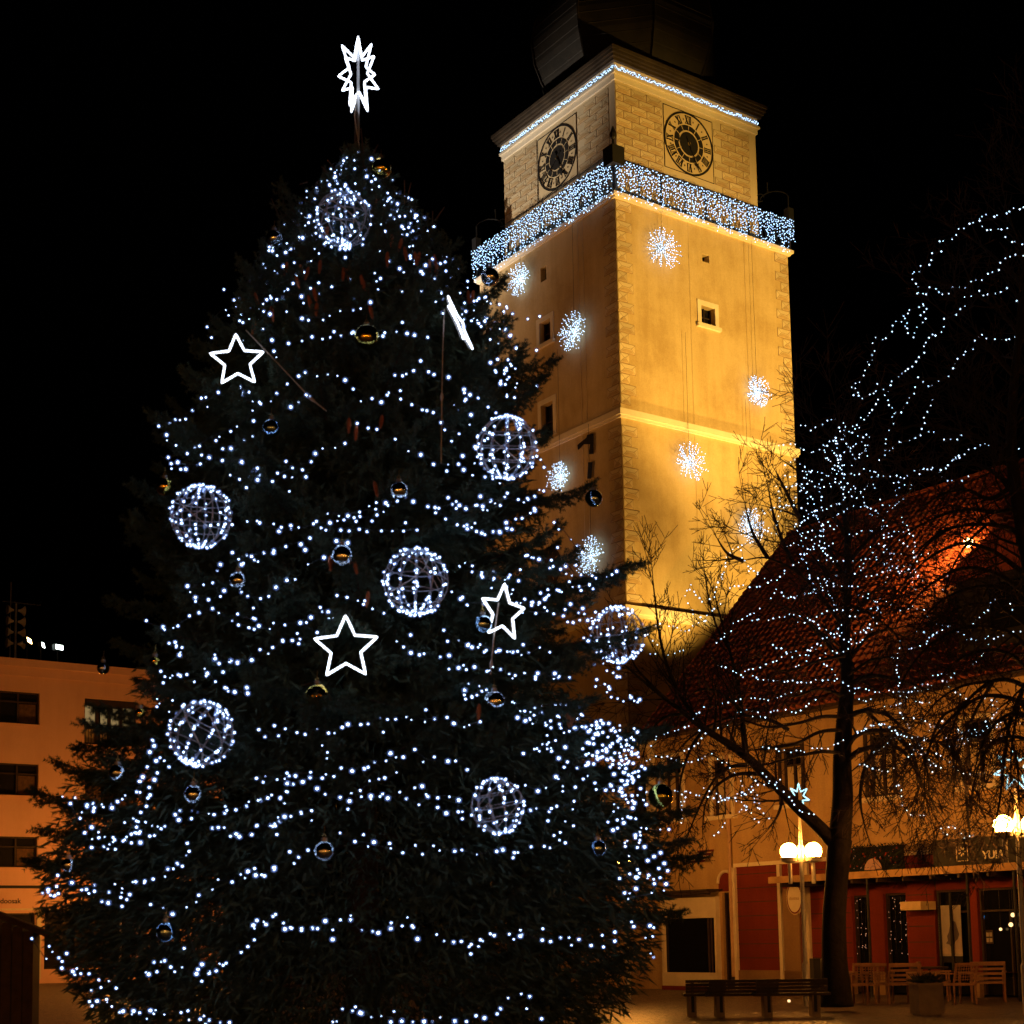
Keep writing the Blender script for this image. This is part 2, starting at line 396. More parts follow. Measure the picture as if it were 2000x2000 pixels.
# bulbous roof
b = MB()
prof = [(2.9, z), (3.2, z + .5), (3.55, z + 1.2), (3.85, z + 2.0), (3.95, z + 2.9), (3.8, z + 3.8), (3.3, z + 4.7), (2.5, z + 5.6), (1.7, z + 6.5), (1.2, z + 7.4), (1.15, z + 8.4)]
b.lathe(prof, 8, mi=0, rot=pi / 8)
dome = b.build('bulbous_roof', 'domesheet', tower)
b = MB()
for j in range(8):
    a = 2 * pi * j / 8 + pi / 8
    b.tube([(r * cos(a) * 1.004, r * sin(a) * 1.004, zz) for r, zz in prof], 0.05, 5)
for i in range(10):
    zz = z + .4 + i * .45
    for k in range(len(prof) - 1):
        if prof[k][1] <= zz <= prof[k + 1][1]:
            t_ = (zz - prof[k][1]) / (prof[k + 1][1] - prof[k][1]); rr = prof[k][0] + t_ * (prof[k + 1][0] - prof[k][0])
            b.tube([(rr * cos(2 * pi * j / 8 + pi / 8), rr * sin(2 * pi * j / 8 + pi / 8), zz) for j in range(8)], 0.022, 4, closed=True)
b.build('sheet_seam', 'domesheet', dome, kind='stuff')
b = MB()
b.lathe([(1.15, 0), (1.1, 2.4), (1.5, 2.6), (1.7, 3.2), (1.3, 4.1), (.5, 5.0), (.06, 6.5), (.03, 8.5)], 8, (0, 0, z + 8.4), rot=pi / 8)
b.build('lantern_top', 'copper', tower)

# --- painted diamond-point blocks (sgraffito): an envelope figure on each block
def envelope(wd, ht, flip=False):
    mb = MB(); e = 0.015; x0, x1, y0, y1 = 0.0, wd, 0.0, ht; l = .018
    def q(pts, mi): mb.poly([(p[0], -p[2] if len(p) > 2 else -e, p[1]) for p in pts], mi)
    X0, X1, Y0, Y1 = x0 + l, x1 - l, y0 + l, y1 - l
    for (a, b_, c, d) in (((x0, y0), (x1, y0), (X1, Y0), (X0, Y0)), ((x1, y0), (x1, y1), (X1, Y1), (X1, Y0)), ((x1, y1), (x0, y1), (X0, Y1), (X1, Y1)), ((x0, y1), (x0, y0), (X0, Y0), (X0, Y1))):
        q([(*a, 0.002), (*b_, 0.002), (*c, e), (*d, e)], 3)
    cx = ht * 0.5; ra = (min(X0 + cx, wd * .5), ht * .52, e + .012); rb = (max(X1 - cx, wd * .5), ht * .52, e + .012)
    q([(X0, Y1), ra, rb, (X1, Y1)][::-1], 0)
    q([(X0, Y0), ra, (X0, Y1)], 0 if not flip else 1); q([(X1, Y0), (X1, Y1), rb], 1 if not flip else 0)
    # lower face: a darker painted half ellipse on a mid ground
    k = [(X0 + .03, Y0)]
    n = 7
    q([(X0, Y0), (X1, Y0), rb, ra], 1)
    arc = [(wd * .5 + (wd * .5 - .10) * cos(pi - pi * i / n), Y0 + .006 + ht * .36 * sin(pi * i / n), e + .016) for i in range(n + 1)]
    q(arc[::-1], 2)
    for pa, pb in (((X0, Y1), ra), ((X1, Y1), rb), ((X0, Y0), ra), ((X1, Y0), rb), (ra, rb)):
        d = Vector((pb[0] - pa[0], pb[1] - pa[1], 0)); d.normalize(); nn = Vector((-d.y, d.x, 0)) * .007
        za = (pa[2] if len(pa) > 2 else e) + .003; zb = (pb[2] if len(pb) > 2 else e) + .003
        q([(pa[0] + nn.x, pa[1] + nn.y, za), (pa[0] - nn.x, pa[1] - nn.y, za), (pb[0] - nn.x, pb[1] - nn.y, zb), (pb[0] + nn.x, pb[1] + nn.y, zb)][::-1], 3)
    return mb.mesh('sgraffito_block', ['sg_light', 'sg_mid', 'sg_dark', 'sg_line'])
BW, BH = 0.768, 0.330
ME_FULL, ME_HALF = envelope(BW, BH), envelope(BW / 2, BH)
ME_FULL2, ME_HALF2 = envelope(BW, BH, True), envelope(BW / 2, BH, True)
def put_block(me, fid, half, u, v, parent):
    o = link('sgraffito_block', me, parent)
    if fid == 'R': o.location = (u, -half - .001, v)
    else: o.location = (-half - .001, -u, v); o.rotation_euler = (0, 0, -pi / 2)
    return o
CK = dict(z=32.16, s=1.28)
for fid in 'RL':
    for row in range(15):
        v = 33.53 - (row + 1) * BH
        if v < Z_LED + .02: continue
        u = -HU + .006; first = row % 2 == 1
        while u < HU - .05:
            wd = BW / 2 if first else BW; first = False
            if u + wd > HU - .004:
                if HU - u > BW / 2: wd = BW / 2
                else: break
            if not (u + wd > -CK['s'] - .02 and u < CK['s'] + .02 and v + BH > CK['z'] - CK['s'] - .02):
                put_block((ME_FULL if wd == BW else ME_HALF) if fid == 'R' else (ME_FULL2 if wd == BW else ME_HALF2), fid, HU, u, v, upper)
            elif u < -CK['s'] - .25 and v + BH > CK['z'] - CK['s']:
                put_block(ME_HALF if fid == 'R' else ME_HALF2, fid, HU, u, v, upper)
            u += wd
QH = 0.375
QL, QS = envelope(.74, QH), envelope(.46, QH)
QL2, QS2 = envelope(.74, QH, True), envelope(.46, QH, True)
k = 0; v = Z_SH - QH - .03
while v > 6:
    lon = k % 2 == 0
    skip = (Z_BAND0 - QH < v < Z_BAND1) or (Z_LOW0 - QH < v < Z_LOW1)
    if not skip:
        wd = .74 if lon else .46
        put_block(QL if lon else QS, 'R', HS, -HS + .006, v, shaft)
        put_block(QL if lon else QS, 'R', HS, HS - .006 - wd, v, shaft)
        put_block(QL2 if lon else QS2, 'L', HS, HS - .006 - wd, v, shaft)
        if v > 14: put_block(QL2 if lon else QS2, 'L', HS, -HS + .006, v, shaft)
    v -= QH + .012; k += 1

# --- windows of the shaft
def tower_window(fid, u0, u1, v0, v1, fr, sill=True, small=False):
    P = fp(fid, HS); a = 0.19
    f = MB()
    if not small:
        fbox(f, P, u0 - a, u0 - .003, v0 - .03, v1 + a, -.02, .035); fbox(f, P, u1 + .003, u1 + a, v0 - .03, v1 + a, -.02, .035)
        fbox(f, P, u0 - .003, u1 + .003, v1 + .003, v1 + a, -.02, .034)
    fr_o = f.build('window', 'trim', tower) if not small else None
    p = MB(); fbox(p, P, u0, u1, v0, v1, -.30, -.27)
    if small:
        p.build('window', 'glass', tower); return
    p.build('pane', 'glass', fr_o)
    s = MB()
    m = .035
    for x in (u0 + m / 2, (u0 + u1) / 2, u1 - m / 2): fbox(s, P, x - m / 2, x + m / 2, v0, v1, -.26, -.21)
    fbox(s, P, u0, u1, (v0 + v1) / 2 - .015, (v0 + v1) / 2 + .015, -.255, -.215)
    s.build('glazing_bar', 'darkwood', fr_o)
    if sill:
        s = MB(); fbox(s, P, u0 - a - .06, u1 + a + .06, v0 - .17, v0 - .033, -.02, .12); fbox(s, P, u0 - a, u1 + a, v0 - .033, v0 - .005, -.05, .09)
        s.build('sill', 'trim', fr_o)
tower_window('R', *HOLES['R'][0], True); tower_window('R', *HOLES['R'][1], True, small=True)
tower_window('L', *HOLES['L'][0], True); tower_window('L', *HOLES['L'][1], True, sill=False); tower_window('L', *HOLES['L'][2], True, small=True)
# thin conductor cables down the wall
for fid, u in (('R', -.9), ('R', 2.0), ('L', 2.18), ('L', 2.48), ('R', -3.1)):
    c = MB(); P = fp(fid, HS if u != -3.1 else HU); 
    z0, z1 = (14, Z_SH) if u != -3.1 else (29.2, 33.9)
    c.tube([P(u, z0 + (z1 - z0) * i / 8, .02) for i in range(9)], 0.005 if fid == 'R' else .010, 4)
    c.build('conductor_cable', 'sg_dark' if fid == 'R' else 'pale', tower)

# --- clocks
NUM = ['XII', 'I', 'II', 'III', 'IIII', 'V', 'VI', 'VII', 'VIII', 'IX', 'X', 'XI']
def clock(fid, half, cz, s, minute, hour):
    P = fp(fid, half); u0 = 0.0
    bgm = MB(); fbox(bgm, P, -s, s, cz - s, cz + s, .002, .012)
    ck = bgm.build('clock', 'clockbg', tower)
    def flat(mb, pts, d):      # polygon lying on the face, with a little thickness
        mb.poly([P(u, cz + v, d) for u, v in pts])
    fr = MB(); t = .022
    for a, b_, c, d in ((-s, s, s - t, s), (-s, s, -s, -s + t), (-s, -s + t, -s + t, s - t), (s - t, s, -s + t, s - t)):
        fbox(fr, P, a, b_, cz + c, cz + d, .012, .026)
    fr.build('clock_frame', 'black', ck)
    def annulus(name, r0, r1, d, m, n=64):
        mb = MB()
        for i in range(n):
            a, b_ = 2 * pi * i / n, 2 * pi * (i + 1) / n
            pts = [(r0 * cos(a), r0 * sin(a)), (r1 * cos(a), r1 * sin(a)), (r1 * cos(b_), r1 * sin(b_)), (r0 * cos(b_), r0 * sin(b_))]
            mb.poly([P(x, cz + y, d) for x, y in pts])
            for rr in (r0, r1):
                if rr > 0: mb.poly([P(rr * cos(a), cz + rr * sin(a), d - .012), P(rr * cos(b_), cz + rr * sin(b_), d - .012), P(rr * cos(b_), cz + rr * sin(b_), d), P(rr * cos(a), cz + rr * sin(a), d)])
        return mb.build(name, m, ck)
    annulus('outer_ring', 1.20, 1.275, .034, 'black'); annulus('chapter_ring', .545, .745, .030, 'black')
    annulus('inner_disc', 0.0, .47, .030, 'black'); annulus('centre_boss', 0.0, .075, .060, 'gold', 20)
    for h in range(12):
        ang = pi / 2 - h * pi / 6
        er = Vector((cos(ang), sin(ang))); et = Vector((sin(ang), -cos(ang)))   # outwards / clockwise
        nb = MB(); txt = NUM[h]; hh = .33; wI, wX = .075, .19
        widths = [wI if ch == 'I' else wX for ch in txt]; x = -sum(widths) / 2
        def stroke(p, q, wd):
            d = (Vector(q) - Vector(p)); d.normalize(); n_ = Vector((-d.y, d.x)) * wd / 2
            pts = [Vector(p) + n_, Vector(p) - n_, Vector(q) - n_, Vector(q) + n_]
            wp = [er * (.81 + k_.y) + et * k_.x for k_ in pts]
            nb.poly([P(k_.x, cz + k_.y, .030) for k_ in wp])
            for i_ in range(4):
                a_, b2 = wp[i_], wp[(i_ + 1) % 4]
                nb.poly([P(a_.x, cz + a_.y, .030), P(b2.x, cz + b2.y, .030), P(b2.x, cz + b2.y, .012), P(a_.x, cz + a_.y, .012)])
        for ch, wd in zip(txt, widths):
            if ch == 'I': stroke((x + wd / 2, 0), (x + wd / 2, hh), .042)
            elif ch == 'X': stroke((x + .03, hh), (x + wd - .03, 0), .06); stroke((x + .03, 0), (x + wd - .03, hh), .022)
            else: stroke((x + .03, hh), (x + wd / 2, 0), .06); stroke((x + wd / 2, 0), (x + wd - .03, hh), .022)
            x += wd
        stroke((-sum(widths) / 2, .008), (sum(widths) / 2, .008), .018); stroke((-sum(widths) / 2, hh - .008), (sum(widths) / 2, hh - .008), .018)
        nb.build('numeral', 'black', ck)
        dm = MB(); am = ang - pi / 12; c2 = Vector((cos(am), sin(am))); e2 = Vector((-sin(am), cos(am)))
        dm.poly([P(*(c2 * r_ + e2 * o_ + Vector((0, cz))), .028) for r_, o_ in ((.93, 0), (.98, .035), (1.03, 0), (.98, -.035))])
        dm.build('half_hour_mark', 'black', ck)
        tk = MB(); fbox_c = er * .645
        tk.poly([P(*(er * r_ + et * o_ + Vector((0, cz))), .034) for r_, o_ in ((.47, -.012), (.745 if h % 3 else .72, -.012), (.745 if h % 3 else .72, .012), (.47, .012))])
        tk.build('hour_tick', 'clockbg', ck)
    for nm, ang_d, ln, wd in (('minute_hand', minute, 1.12, .055), ('hour_hand', hour, .70, .07)):
        ang = math.radians(90 - ang_d); e = Vector((cos(ang), sin(ang))); t2 = Vector((-sin(ang), cos(ang)))
        hm = MB(); d = .075 if nm == 'minute_hand' else .055
        shp = [(-.28, wd * .7), (.0, wd * .6), (ln * .72, wd * .35), (ln * .74, wd * 2.1), (ln * .82, wd * .6), (ln, 0), (ln * .82, -wd * .6), (ln * .74, -wd * 2.1), (ln * .72, -wd * .35), (0, -wd * .6), (-.28, -wd * .7)]
        top = [P(*(e * a_ + t2 * b_ + Vector((0, cz))), d) for a_, b_ in shp]; bot = [P(*(e * a_ + t2 * b_ + Vector((0, cz))), d - .015) for a_, b_ in shp]
        hm.poly(top); hm.poly(bot[::-1])
        for i_ in range(len(shp)): hm.poly([top[i_], bot[i_], bot[(i_ + 1) % len(shp)], top[(i_ + 1) % len(shp)]])
        hm.build(nm, 'black', ck)
    return ck
clock('R', HU, CK['z'], CK['s'], 156, 278); clock('L', HU, CK['z'], CK['s'], 158, 232)
# low round dark dial on the left face, and the iron sign above
P = fp('L', HS); b = MB()
b.poly([P(-.03 + .72 * cos(2 * pi * i / 40), 15.56 + .74 * sin(2 * pi * i / 40), .06) for i in range(40)])
for i in range(40):
    a, c = 2 * pi * i / 40, 2 * pi * (i + 1) / 40
    b.poly([P(-.03 + .72 * cos(a), 15.56 + .74 * sin(a), 0), P(-.03 + .72 * cos(c), 15.56 + .74 * sin(c), 0), P(-.03 + .72 * cos(c), 15.56 + .74 * sin(c), .06), P(-.03 + .72 * cos(a), 15.56 + .74 * sin(a), .06)])
dial = b.build('round_dial', 'darkwood', tower)
for i in range(12):
    a = i * pi / 6; m_ = MB(); er = Vector((cos(a), sin(a))); et = Vector((-sin(a), cos(a)))
    m_.poly([P(*(er * r_ + et * o_ + Vector((-.03, 15.56))), .066) for r_, o_ in ((.5, -.02), (.63, -.02), (.63, .02), (.5, .02))])
    m_.build('dial_mark', 'sg_dark', dial)
b = MB()
for pts in (((2.56, 20.0), (2.9, 19.95), (2.86, 19.2), (2.62, 19.25), (2.72, 19.6)), ((2.5, 19.9), (2.56, 20.0), (2.72, 19.6), (2.3, 19.72), (1.98, 19.6), (1.96, 19.78), (2.25, 19.85)), ((2.58, 18.95), (2.8, 18.9), (2.7, 18.3), (2.5, 18.35))):
    b.poly([P(u, v, .10) for u, v in pts]); b.poly([P(u, v, .06) for u, v in pts[::-1]])
    for i in range(len(pts)):
        p, q = pts[i], pts[(i + 1) % len(pts)]; b.poly([P(*p, .06), P(*q, .06), P(*q, .10), P(*p, .10)])
b.build('painted_emblem', 'black', tower)

# --- gallery railing
for fid in 'RL':
    P = fp(fid, HLD - .1); rl = MB()
    hw = HLD - .1
    rl.tube([P(-hw, Z_RAIL), P(hw, Z_RAIL)], .035, 6); rl.tube([P(-hw, Z_LED + .08), P(hw, Z_LED + .08)], .025, 6)
    rl.tube([P(-hw, Z_RAIL - .16), P(hw, Z_RAIL - .16)], .016, 5)
    railing = rl.build('railing', 'iron', tower)
    ba = MB(); n = 44; st = 2 * hw / n
    for i in range(n):
        u = -hw + i * st
        ba.tube([P(u, Z_LED + .08), P(u + st * 2, Z_RAIL - .16)] if i < n - 1 else [P(u, Z_LED + .08), P(u + st, Z_RAIL - .6)], .011, 4)
        ba.tube([P(u + st, Z_LED + .08), P(max(u - st, -hw), Z_RAIL - .16)], .011, 4)
        ba.tube([P(u, Z_RAIL - .16), P(u, Z_RAIL)], .009, 4)
    ba.build('lattice_bar', 'iron', railing, kind='stuff')
    po = MB()
    for u in (-hw, -hw / 2, 0, hw / 2, hw):
        if fid == 'L' and u == hw: continue
        po.tube([P(u, Z_LED), P(u, Z_RAIL + .05)], .04, 6)
    po.build('railing_post', 'iron', railing)
# black loudspeaker box on the front corner, curled iron brackets on the side corners
FC = Vector((-HLD + .1, -HLD + .1, 0))
def tower_world(p):
    c, s = cos(YAW), sin(YAW); return TC + Vector((p[0] * c - p[1] * s, p[0] * s + p[1] * c, p[2]))
t = thing('corner_siren', 'black boxed siren with a short finial on the front corner of the gallery rail', 'siren', tower_world((FC.x - .02, FC.y - .02, Z_LED)), YAW)
b = MB(); b.tube([(0, 0, 0), (0, 0, 1.2)], .05, 8); b.build('post', 'iron', t)
b = MB(); b.box((-.28, -.28, .95), (.28, .28, 1.65)); b.box((-.20, -.20, 1.65), (.20, .20, 1.70)); b.build('housing', 'black', t)
b = MB(); b.lathe([(.05, 1.70), (.05, 2.0), (.11, 2.06), (.13, 2.2), (.08, 2.34), (.03, 2.5)], 10); b.build('finial', 'black', t)
for nm, lab, p in (('corner_bracket', 'curled wrought iron lantern bracket on the left corner of the gallery', (-HLD + .1, HLD - .1)), ('corner_bracket', 'curled wrought iron lantern bracket on the right corner of the gallery', (HLD - .1, -HLD + .1))):
    t = thing(nm, lab, 'iron bracket', tower_world((p[0], p[1], Z_LED)), YAW)
    d = Vector((p[0], p[1], 0)).normalized(); s_ = -d
    b = MB(); b.box((-.14, -.14, .9), (.14, .14, 1.75)); b.build('lantern_box', 'iron', t)
    b = MB()
    b.tube([(0, 0, 1.7), (0, 0, 2.3)], .03, 5)
    b.tube([tuple(s_ * (.55 - .55 * cos(a * pi / 10)) + Vector((0, 0, 2.25 + .30 * sin(a * pi / 10)))) for a in range(11)], .022, 5)
    b.tube([tuple(s_ * (1.1 + .15 * cos(a * pi / 6 - pi / 2)) + Vector((0, 0, 2.35 + .15 * sin(a * pi / 6 - pi / 2)))) for a in range(10)], .02, 5)
    b.tube([tuple(s_ * .8 + Vector((0, 0, 2.5))), tuple(s_ * .8 + Vector((0, 0, 2.95)))], .03, 5)
    b.tube([tuple(s_ * 1.0 + Vector((0, 0, 2.2))), tuple(s_ * 1.6 + Vector((0, 0, 2.05)))], .02, 5)
    b.build('scroll', 'iron', t)

# --- lights on the tower
def light_curtain(fid, n, label):
    P = fp(fid, HLD + .02); t = thing('light_curtain', label, 'light curtain', TC, YAW, 'curtains of white lights on the gallery rail')
    wi = MB(); bl = MB(); hw = HLD
    cols = 120
    for i in range(cols):
        u = -hw + 2 * hw * (i + R.random() * .8) / cols
        ln = R.uniform(.75, 1.42) * (1.0 + .12 * sin(i * .7))
        pts = [P(u + .02 * sin(j * 1.7 + i), Z_RAIL - .02 - ln * j / 8, .02 + .03 * R.random()) for j in range(9)]
        wi.tube(pts, .004, 3, cap=False)
        for j in range(int(ln * 8.5)):
            f = (j + R.random()) / (ln * 8.5)
            bl.ball(P(u + R.uniform(-.045, .045), Z_RAIL - .04 - ln * f, .05 + R.random() * .05), R.uniform(.017, .028), OCT)
    for i in range(n):
        bl.ball(P(R.uniform(-hw, hw), Z_LED - .10 + R.uniform(-.14, .22), .05), R.uniform(.018, .026), OCT)
    wi.build('hanging_wire', 'wire', t, kind='stuff'); bl.build('light_bulb', 'bulb_curtain', t, kind='stuff')
light_curtain('L', 150, 'curtain of cool white lights on the left side of the tower gallery')
light_curtain('R', 110, 'curtain of cool white lights on the right side of the tower gallery')
t = thing('cornice_light_string', 'double row of white lights running under the tower cornice', 'light string', TC, YAW)
wi = MB(); bl = MB()
for fid in 'LR':
    P = fp(fid, HM - .02)
    for k in range(2):
        pts = [P(-HM + 2 * HM * i / 60, Z_MOLD + .17 + .06 * sin(i * 1.3 + k * 2), .03) for i in range(61)]
        wi.tube(pts, .008, 3, cap=False)
    for i in range(210):
        bl.ball(P(-HM + 2 * HM * (i + R.random()) / 210, Z_MOLD + .17 + R.uniform(-.075, .075), .045), R.uniform(.018, .027), OCT)
wi.build('cable', 'wire', t); bl.build('light_bulb', 'bulb_curtain', t, kind='stuff')

def burst(fid, u, v, r, label, dens=1.0):
    dens += .6; r *= 1.06
    P = fp(fid, HS); W = tower_world(P(u, v, .16))
    t = thing('light_burst', label, 'light ornament', TC, YAW, 'snowflake bursts of white lights hung on the tower')
    st = MB(); bl = MB(); n = 26
    for i in range(n):
        a = 2 * pi * i / n + R.uniform(-.08, .08); rr = r * R.uniform(.84, 1.0); tilt = R.uniform(.05, .45)
        e = lambda q: P(u + rr * q * cos(a), v + rr * q * sin(a), .10 + tilt * rr * (.25 + .75 * q))
        st.tube([e(0), e(1)], .007, 3, cap=False)
        for j in range(10):
            q = (j + .8) / 10.4
            p = e(q); bl.ball(p + Vector((R.uniform(-.025, .025), R.uniform(-.025, .025), R.uniform(-.025, .025))), .0195, OCT)
    for i in range(int(70 * (dens - .8))):
        a = R.uniform(0, 2 * pi); q = R.random() ** .5 * r * .95
        bl.ball(P(u + q * cos(a), v + q * sin(a), .12 + R.random() * .3), .0195, OCT)
    st.build('spoke', 'wire', t); bl.build('light_bulb', 'bulb_small', t, kind='stuff')
    hg = MB(); hg.tube([P(u, v + r * .5, .15), P(u + .01, Z_SH if v > Z_BAND1 else min(v + 5, Z_SH), .14)], .008, 4); hg.build('hanging_wire', 'wire', t)
burst('R', -2.35, 26.93, .78, 'snowflake light burst just below the gallery on the golden side of the tower')
burst('R', 2.29, 22.34, .62, 'snowflake light burst near the right edge above the band of the tower', 1.6)
burst('R', -1.33, 18.95, .74, 'snowflake light burst just below the band on the golden side of the tower')
burst('R', 1.65, 16.94, .66, 'lowest snowflake light burst on the golden side, beside bare twigs', 1.6)
burst('L', -1.38, 27.43, .66, 'highest snowflake light burst on the dim side of the tower', 1.5)
burst('L', 2.01, 24.13, .74, 'snowflake light burst beside the upper framed window on the dim side of the tower', 1.6)
burst('L', .92, 18.83, .60, 'snowflake light burst half hidden behind the spruce tip on the dim side of the tower')
burst('L', 2.69, 15.37, .76, 'lowest snowflake light burst on the dim side, beside the round dark dial', 1.6)

# ================================================================== THE RED-ROOFED HOUSE
HO = Vector((9.5, 38, 0)); HRZ = YAW - pi / 2
hl = to_local(HO, HRZ)
hn = -eR
def fac(px, py, off=0.0):
    q = on_plane(px, py, HO + hn * off, hn); return hl(q)      # local x along the front, y depth, z up
def hw(p):
    c, s = cos(HRZ), sin(HRZ); return HO + Vector((p[0] * c - p[1] * s, p[0] * s + p[1] * c, p[2]))
house = thing('corner_house', 'long ochre house with steep red tiled roof behind the bare tree', 'house', HO, HRZ)
X0, X1 = -9.0, 10.0; ZE = 7.48
# ridge from the visible gable peak
q = on_plane(1553, 1045, hw((X0, 0, 0)), Vector((sin(YAW), -cos(YAW), 0))); ql = hl(q)
YR, ZR = ql.y, ql.z
PF = lambda u, v, d=0: Vector((u, -d, v))
UPW = [(-8.66, -7.9, 4.95, 6.75), (-6.62, -5.86, 4.9, 6.45), (-3.90, -3.15, 5.0, 6.5), (-.86, -.06, 4.93, 6.5), (2.1, 2.9, 4.95, 6.5), (5.0, 5.8, 4.95, 6.5)]
DOORS = [(-6.40, -5.98, .05, 2.72), (-1.62, -1.06, .05, 2.48), (-.58, .14, .05, 2.5), (1.0, 2.05, .05, 2.52), (2.25, 3.9, .05, 2.52)]
wl = MB(); holed_wall(wl, PF, X0, X1, 3.42, ZE, UPW, .22); holed_wall(wl, PF, X0, -5.80, 0, 3.42, [DOORS[0]], .25)
wl.poly([(X1, 0, 0), (X1, 2 * YR, 0), (X1, 2 * YR, ZE), (X1, YR, ZR), (X1, 0, ZE)])
wl.poly([(X0, 0, 0), (X0, 0, ZE), (X0, YR, ZR - .02), (X0, 2 * YR, ZE), (X0, 2 * YR, 0)])
wl.poly([(X0, 2 * YR, 0), (X1, 2 * YR, 0), (X1, 2 * YR, ZE), (X0, 2 * YR, ZE)])
wall = wl.build('wall', 'house', house)
rw = MB(); holed_wall(rw, PF, -5.80, X1, 0.58, 3.42, [(a, c, max(.58, e), f) for a, c, e, f in DOORS[1:]], .25)
rwo = rw.build('shop_front', 'redwall', house)
pl = MB()
xs = [-5.8, DOORS[1][0], DOORS[1][1], DOORS[2][0], DOORS[2][1], DOORS[3][0], DOORS[3][1], DOORS[4][0], DOORS[4][1], X1]
for a, c in zip(xs[::2], xs[1::2]): pl.box((a, -.05, 0), (c, .1, .575))
pl.build('plinth', 'plinth', house)
b = MB(); b.box((-5.84, -.06, 3.40), (X1, .02, 3.50)); b.build('string_course', 'trim', house)
# render joints on the red wall
b = MB()
for i in range(7):
    z_ = .9 + i * .38
    for a, c in ((-5.78, -4.05), (-3.02, -1.66), (.2, .95)): b.box((a, -.012, z_), (c, .01, z_ + .02))
b.build('render_joint', 'darkwood', rwo, kind='stuff')
# pilasters
for x in (-5.84, -4.10, -3.10):
    b = MB(); b.box((x - .05, -.09, 0), (x + .06, .0, 3.39)); b.build('pilaster', 'pale', house)
b = MB(); b.tube([(-5.93, -.1, .4), (-5.93, -.1, 7.3)], .05, 8); b.build('downpipe', 'roofgrey', house)
for a, c, e, f in UPW:
    fr = MB(); m = .10
    fr.box((a - m, -.05, e - .02), (a - .003, .05, f + m)); fr.box((c + .003, -.05, e - .02), (c + m, .05, f + m)); fr.box((a - .003, -.049, f + .003), (c + .003, .05, f + m))
    wo_ = fr.build('window', 'trim' if a < -5 or a > 1 else 'darkwood', house)
    b = MB(); b.box((a, .16, e), (c, .19, f)); b.build('pane', 'glass', wo_)
    mid = (a + c) / 2
    b = MB()
    for x in (a + .03, mid, c - .03): b.box((x - .025, .09, e), (x + .025, .15, f))
    for zz in (e + .03, e + (f - e) * .68, f - .03): b.box((a, .095, zz - .025), (c, .145, zz + .025))
    b.build('sash', 'darkwood', wo_)
    for s_ in (-1, 1):       # half-drawn net curtains behind the sashes
        b = MB(); n = 10; xa, xb = (a + .06, mid - .05) if s_ < 0 else (mid + .05, c - .06)
        for i in range(n):
            p = xa + (xb - xa) * i / n; q_ = xa + (xb - xa) * (i + 1) / n
            b.poly([(p, .155 + .004 * (i % 2), e + .06), (q_, .155 + .004 * ((i + 1) % 2), e + .06), (q_, .155 + .004 * ((i + 1) % 2), f - .5 + .06 * sin(i * pi / n)), (p, .155 + .004 * (i % 2), f - .5 + .06 * sin(i * pi / n))])
        b.build('net_curtain', 'sg_mid', wo_)
    b = MB(); b.box((a - .2, -.16, e - .14), (c + .2, .02, e - .025)); b.build('sill', 'trim', wo_)
# eaves and roof
b = MB(); b.box((X0 - .25, -.42, ZE - .16), (X1, -.003, ZE)); b.box((X0 - .25, -.50, ZE), (X1, -.003, ZE + .06)); b.build('eaves', 'darkwood', house)
rf = MB(); ov = .5
sl = (ZR - ZE) / YR
ze = ZE + .08 - ov * sl * .3
rf.poly([(X0 - .3, -ov, ze), (X1 + .2, -ov, ze), (X1 + .2, YR, ZR + .05), (X0 - .3, YR, ZR + .05)])
rf.poly([(X0 - .3, 2 * YR + ov, ze), (X0 - .3, YR, ZR + .05), (X1 + .2, YR, ZR + .05), (X1 + .2, 2 * YR + ov, ze)])
rf.poly([(X0 - .3, -ov, ze - .12), (X0 - .3, -ov, ze), (X0 - .3, YR, ZR + .05), (X0 - .3, YR, ZR - .12)])
roof = rf.build('roof', 'tile', house)
# clay tiles of the front slope: real rows, each tile a little uneven
tl = MB(); e0 = Vector((0, -ov, ze)); e1 = Vector((0, YR, ZR + .05)); dv = (e1 - e0); LEN = dv.length; dv.normalize(); nv = Vector((0, -dv.z, dv.y))
rows = int(LEN / .30); tw = .25; ncol = int((X1 + .2 - (X0 - .3)) / tw)
for r_ in range(rows):
    for c_ in range(ncol):
        x = X0 - .3 + c_ * tw
        if x + tw > X1 + .2: continue
        o = e0 + dv * (r_ * .30 + R.uniform(-.012, .012)) + Vector((x + .008, 0, 0)); h0 = .055 + R.uniform(-.012, .018); h1 = .018
        p0, p1 = o + nv * h0, o + Vector((tw - .016, 0, 0)) + nv * (h0 + R.uniform(-.008, .008))
        p2, p3 = p1 + dv * .32 - nv * (h0 - h1), p0 + dv * .32 - nv * (h0 - h1)
        mid0, mid1 = p0 + (p1 - p0) * .38 + nv * .075, p3 + (p2 - p3) * .38 + nv * .070
        tl.poly([p0, mid0, mid1, p3]); tl.poly([mid0, p1, p2, mid1]); 
        ob, oc = o + nv * .004, o + Vector((tw - .016, 0, 0)) + nv * .004
        tl.poly([ob, oc, p1, mid0, p0]); tl.poly([ob, p0, p3]); tl.poly([oc, p2, p1])
tl.build('roof_tile', 'tile', roof, kind='stuff')
b = MB(); n = 40
for i in range(n):
    xa = X0 - .3 + (X1 + .5 - X0) * i / n; xb = xa + (X1 + .5 - X0) / n * 1.06
    b.tube([(xa, YR, ZR + .07), (xb, YR, ZR + .09)], .12, 8)
b.build('ridge_tile', 'tile', roof, kind='stuff')
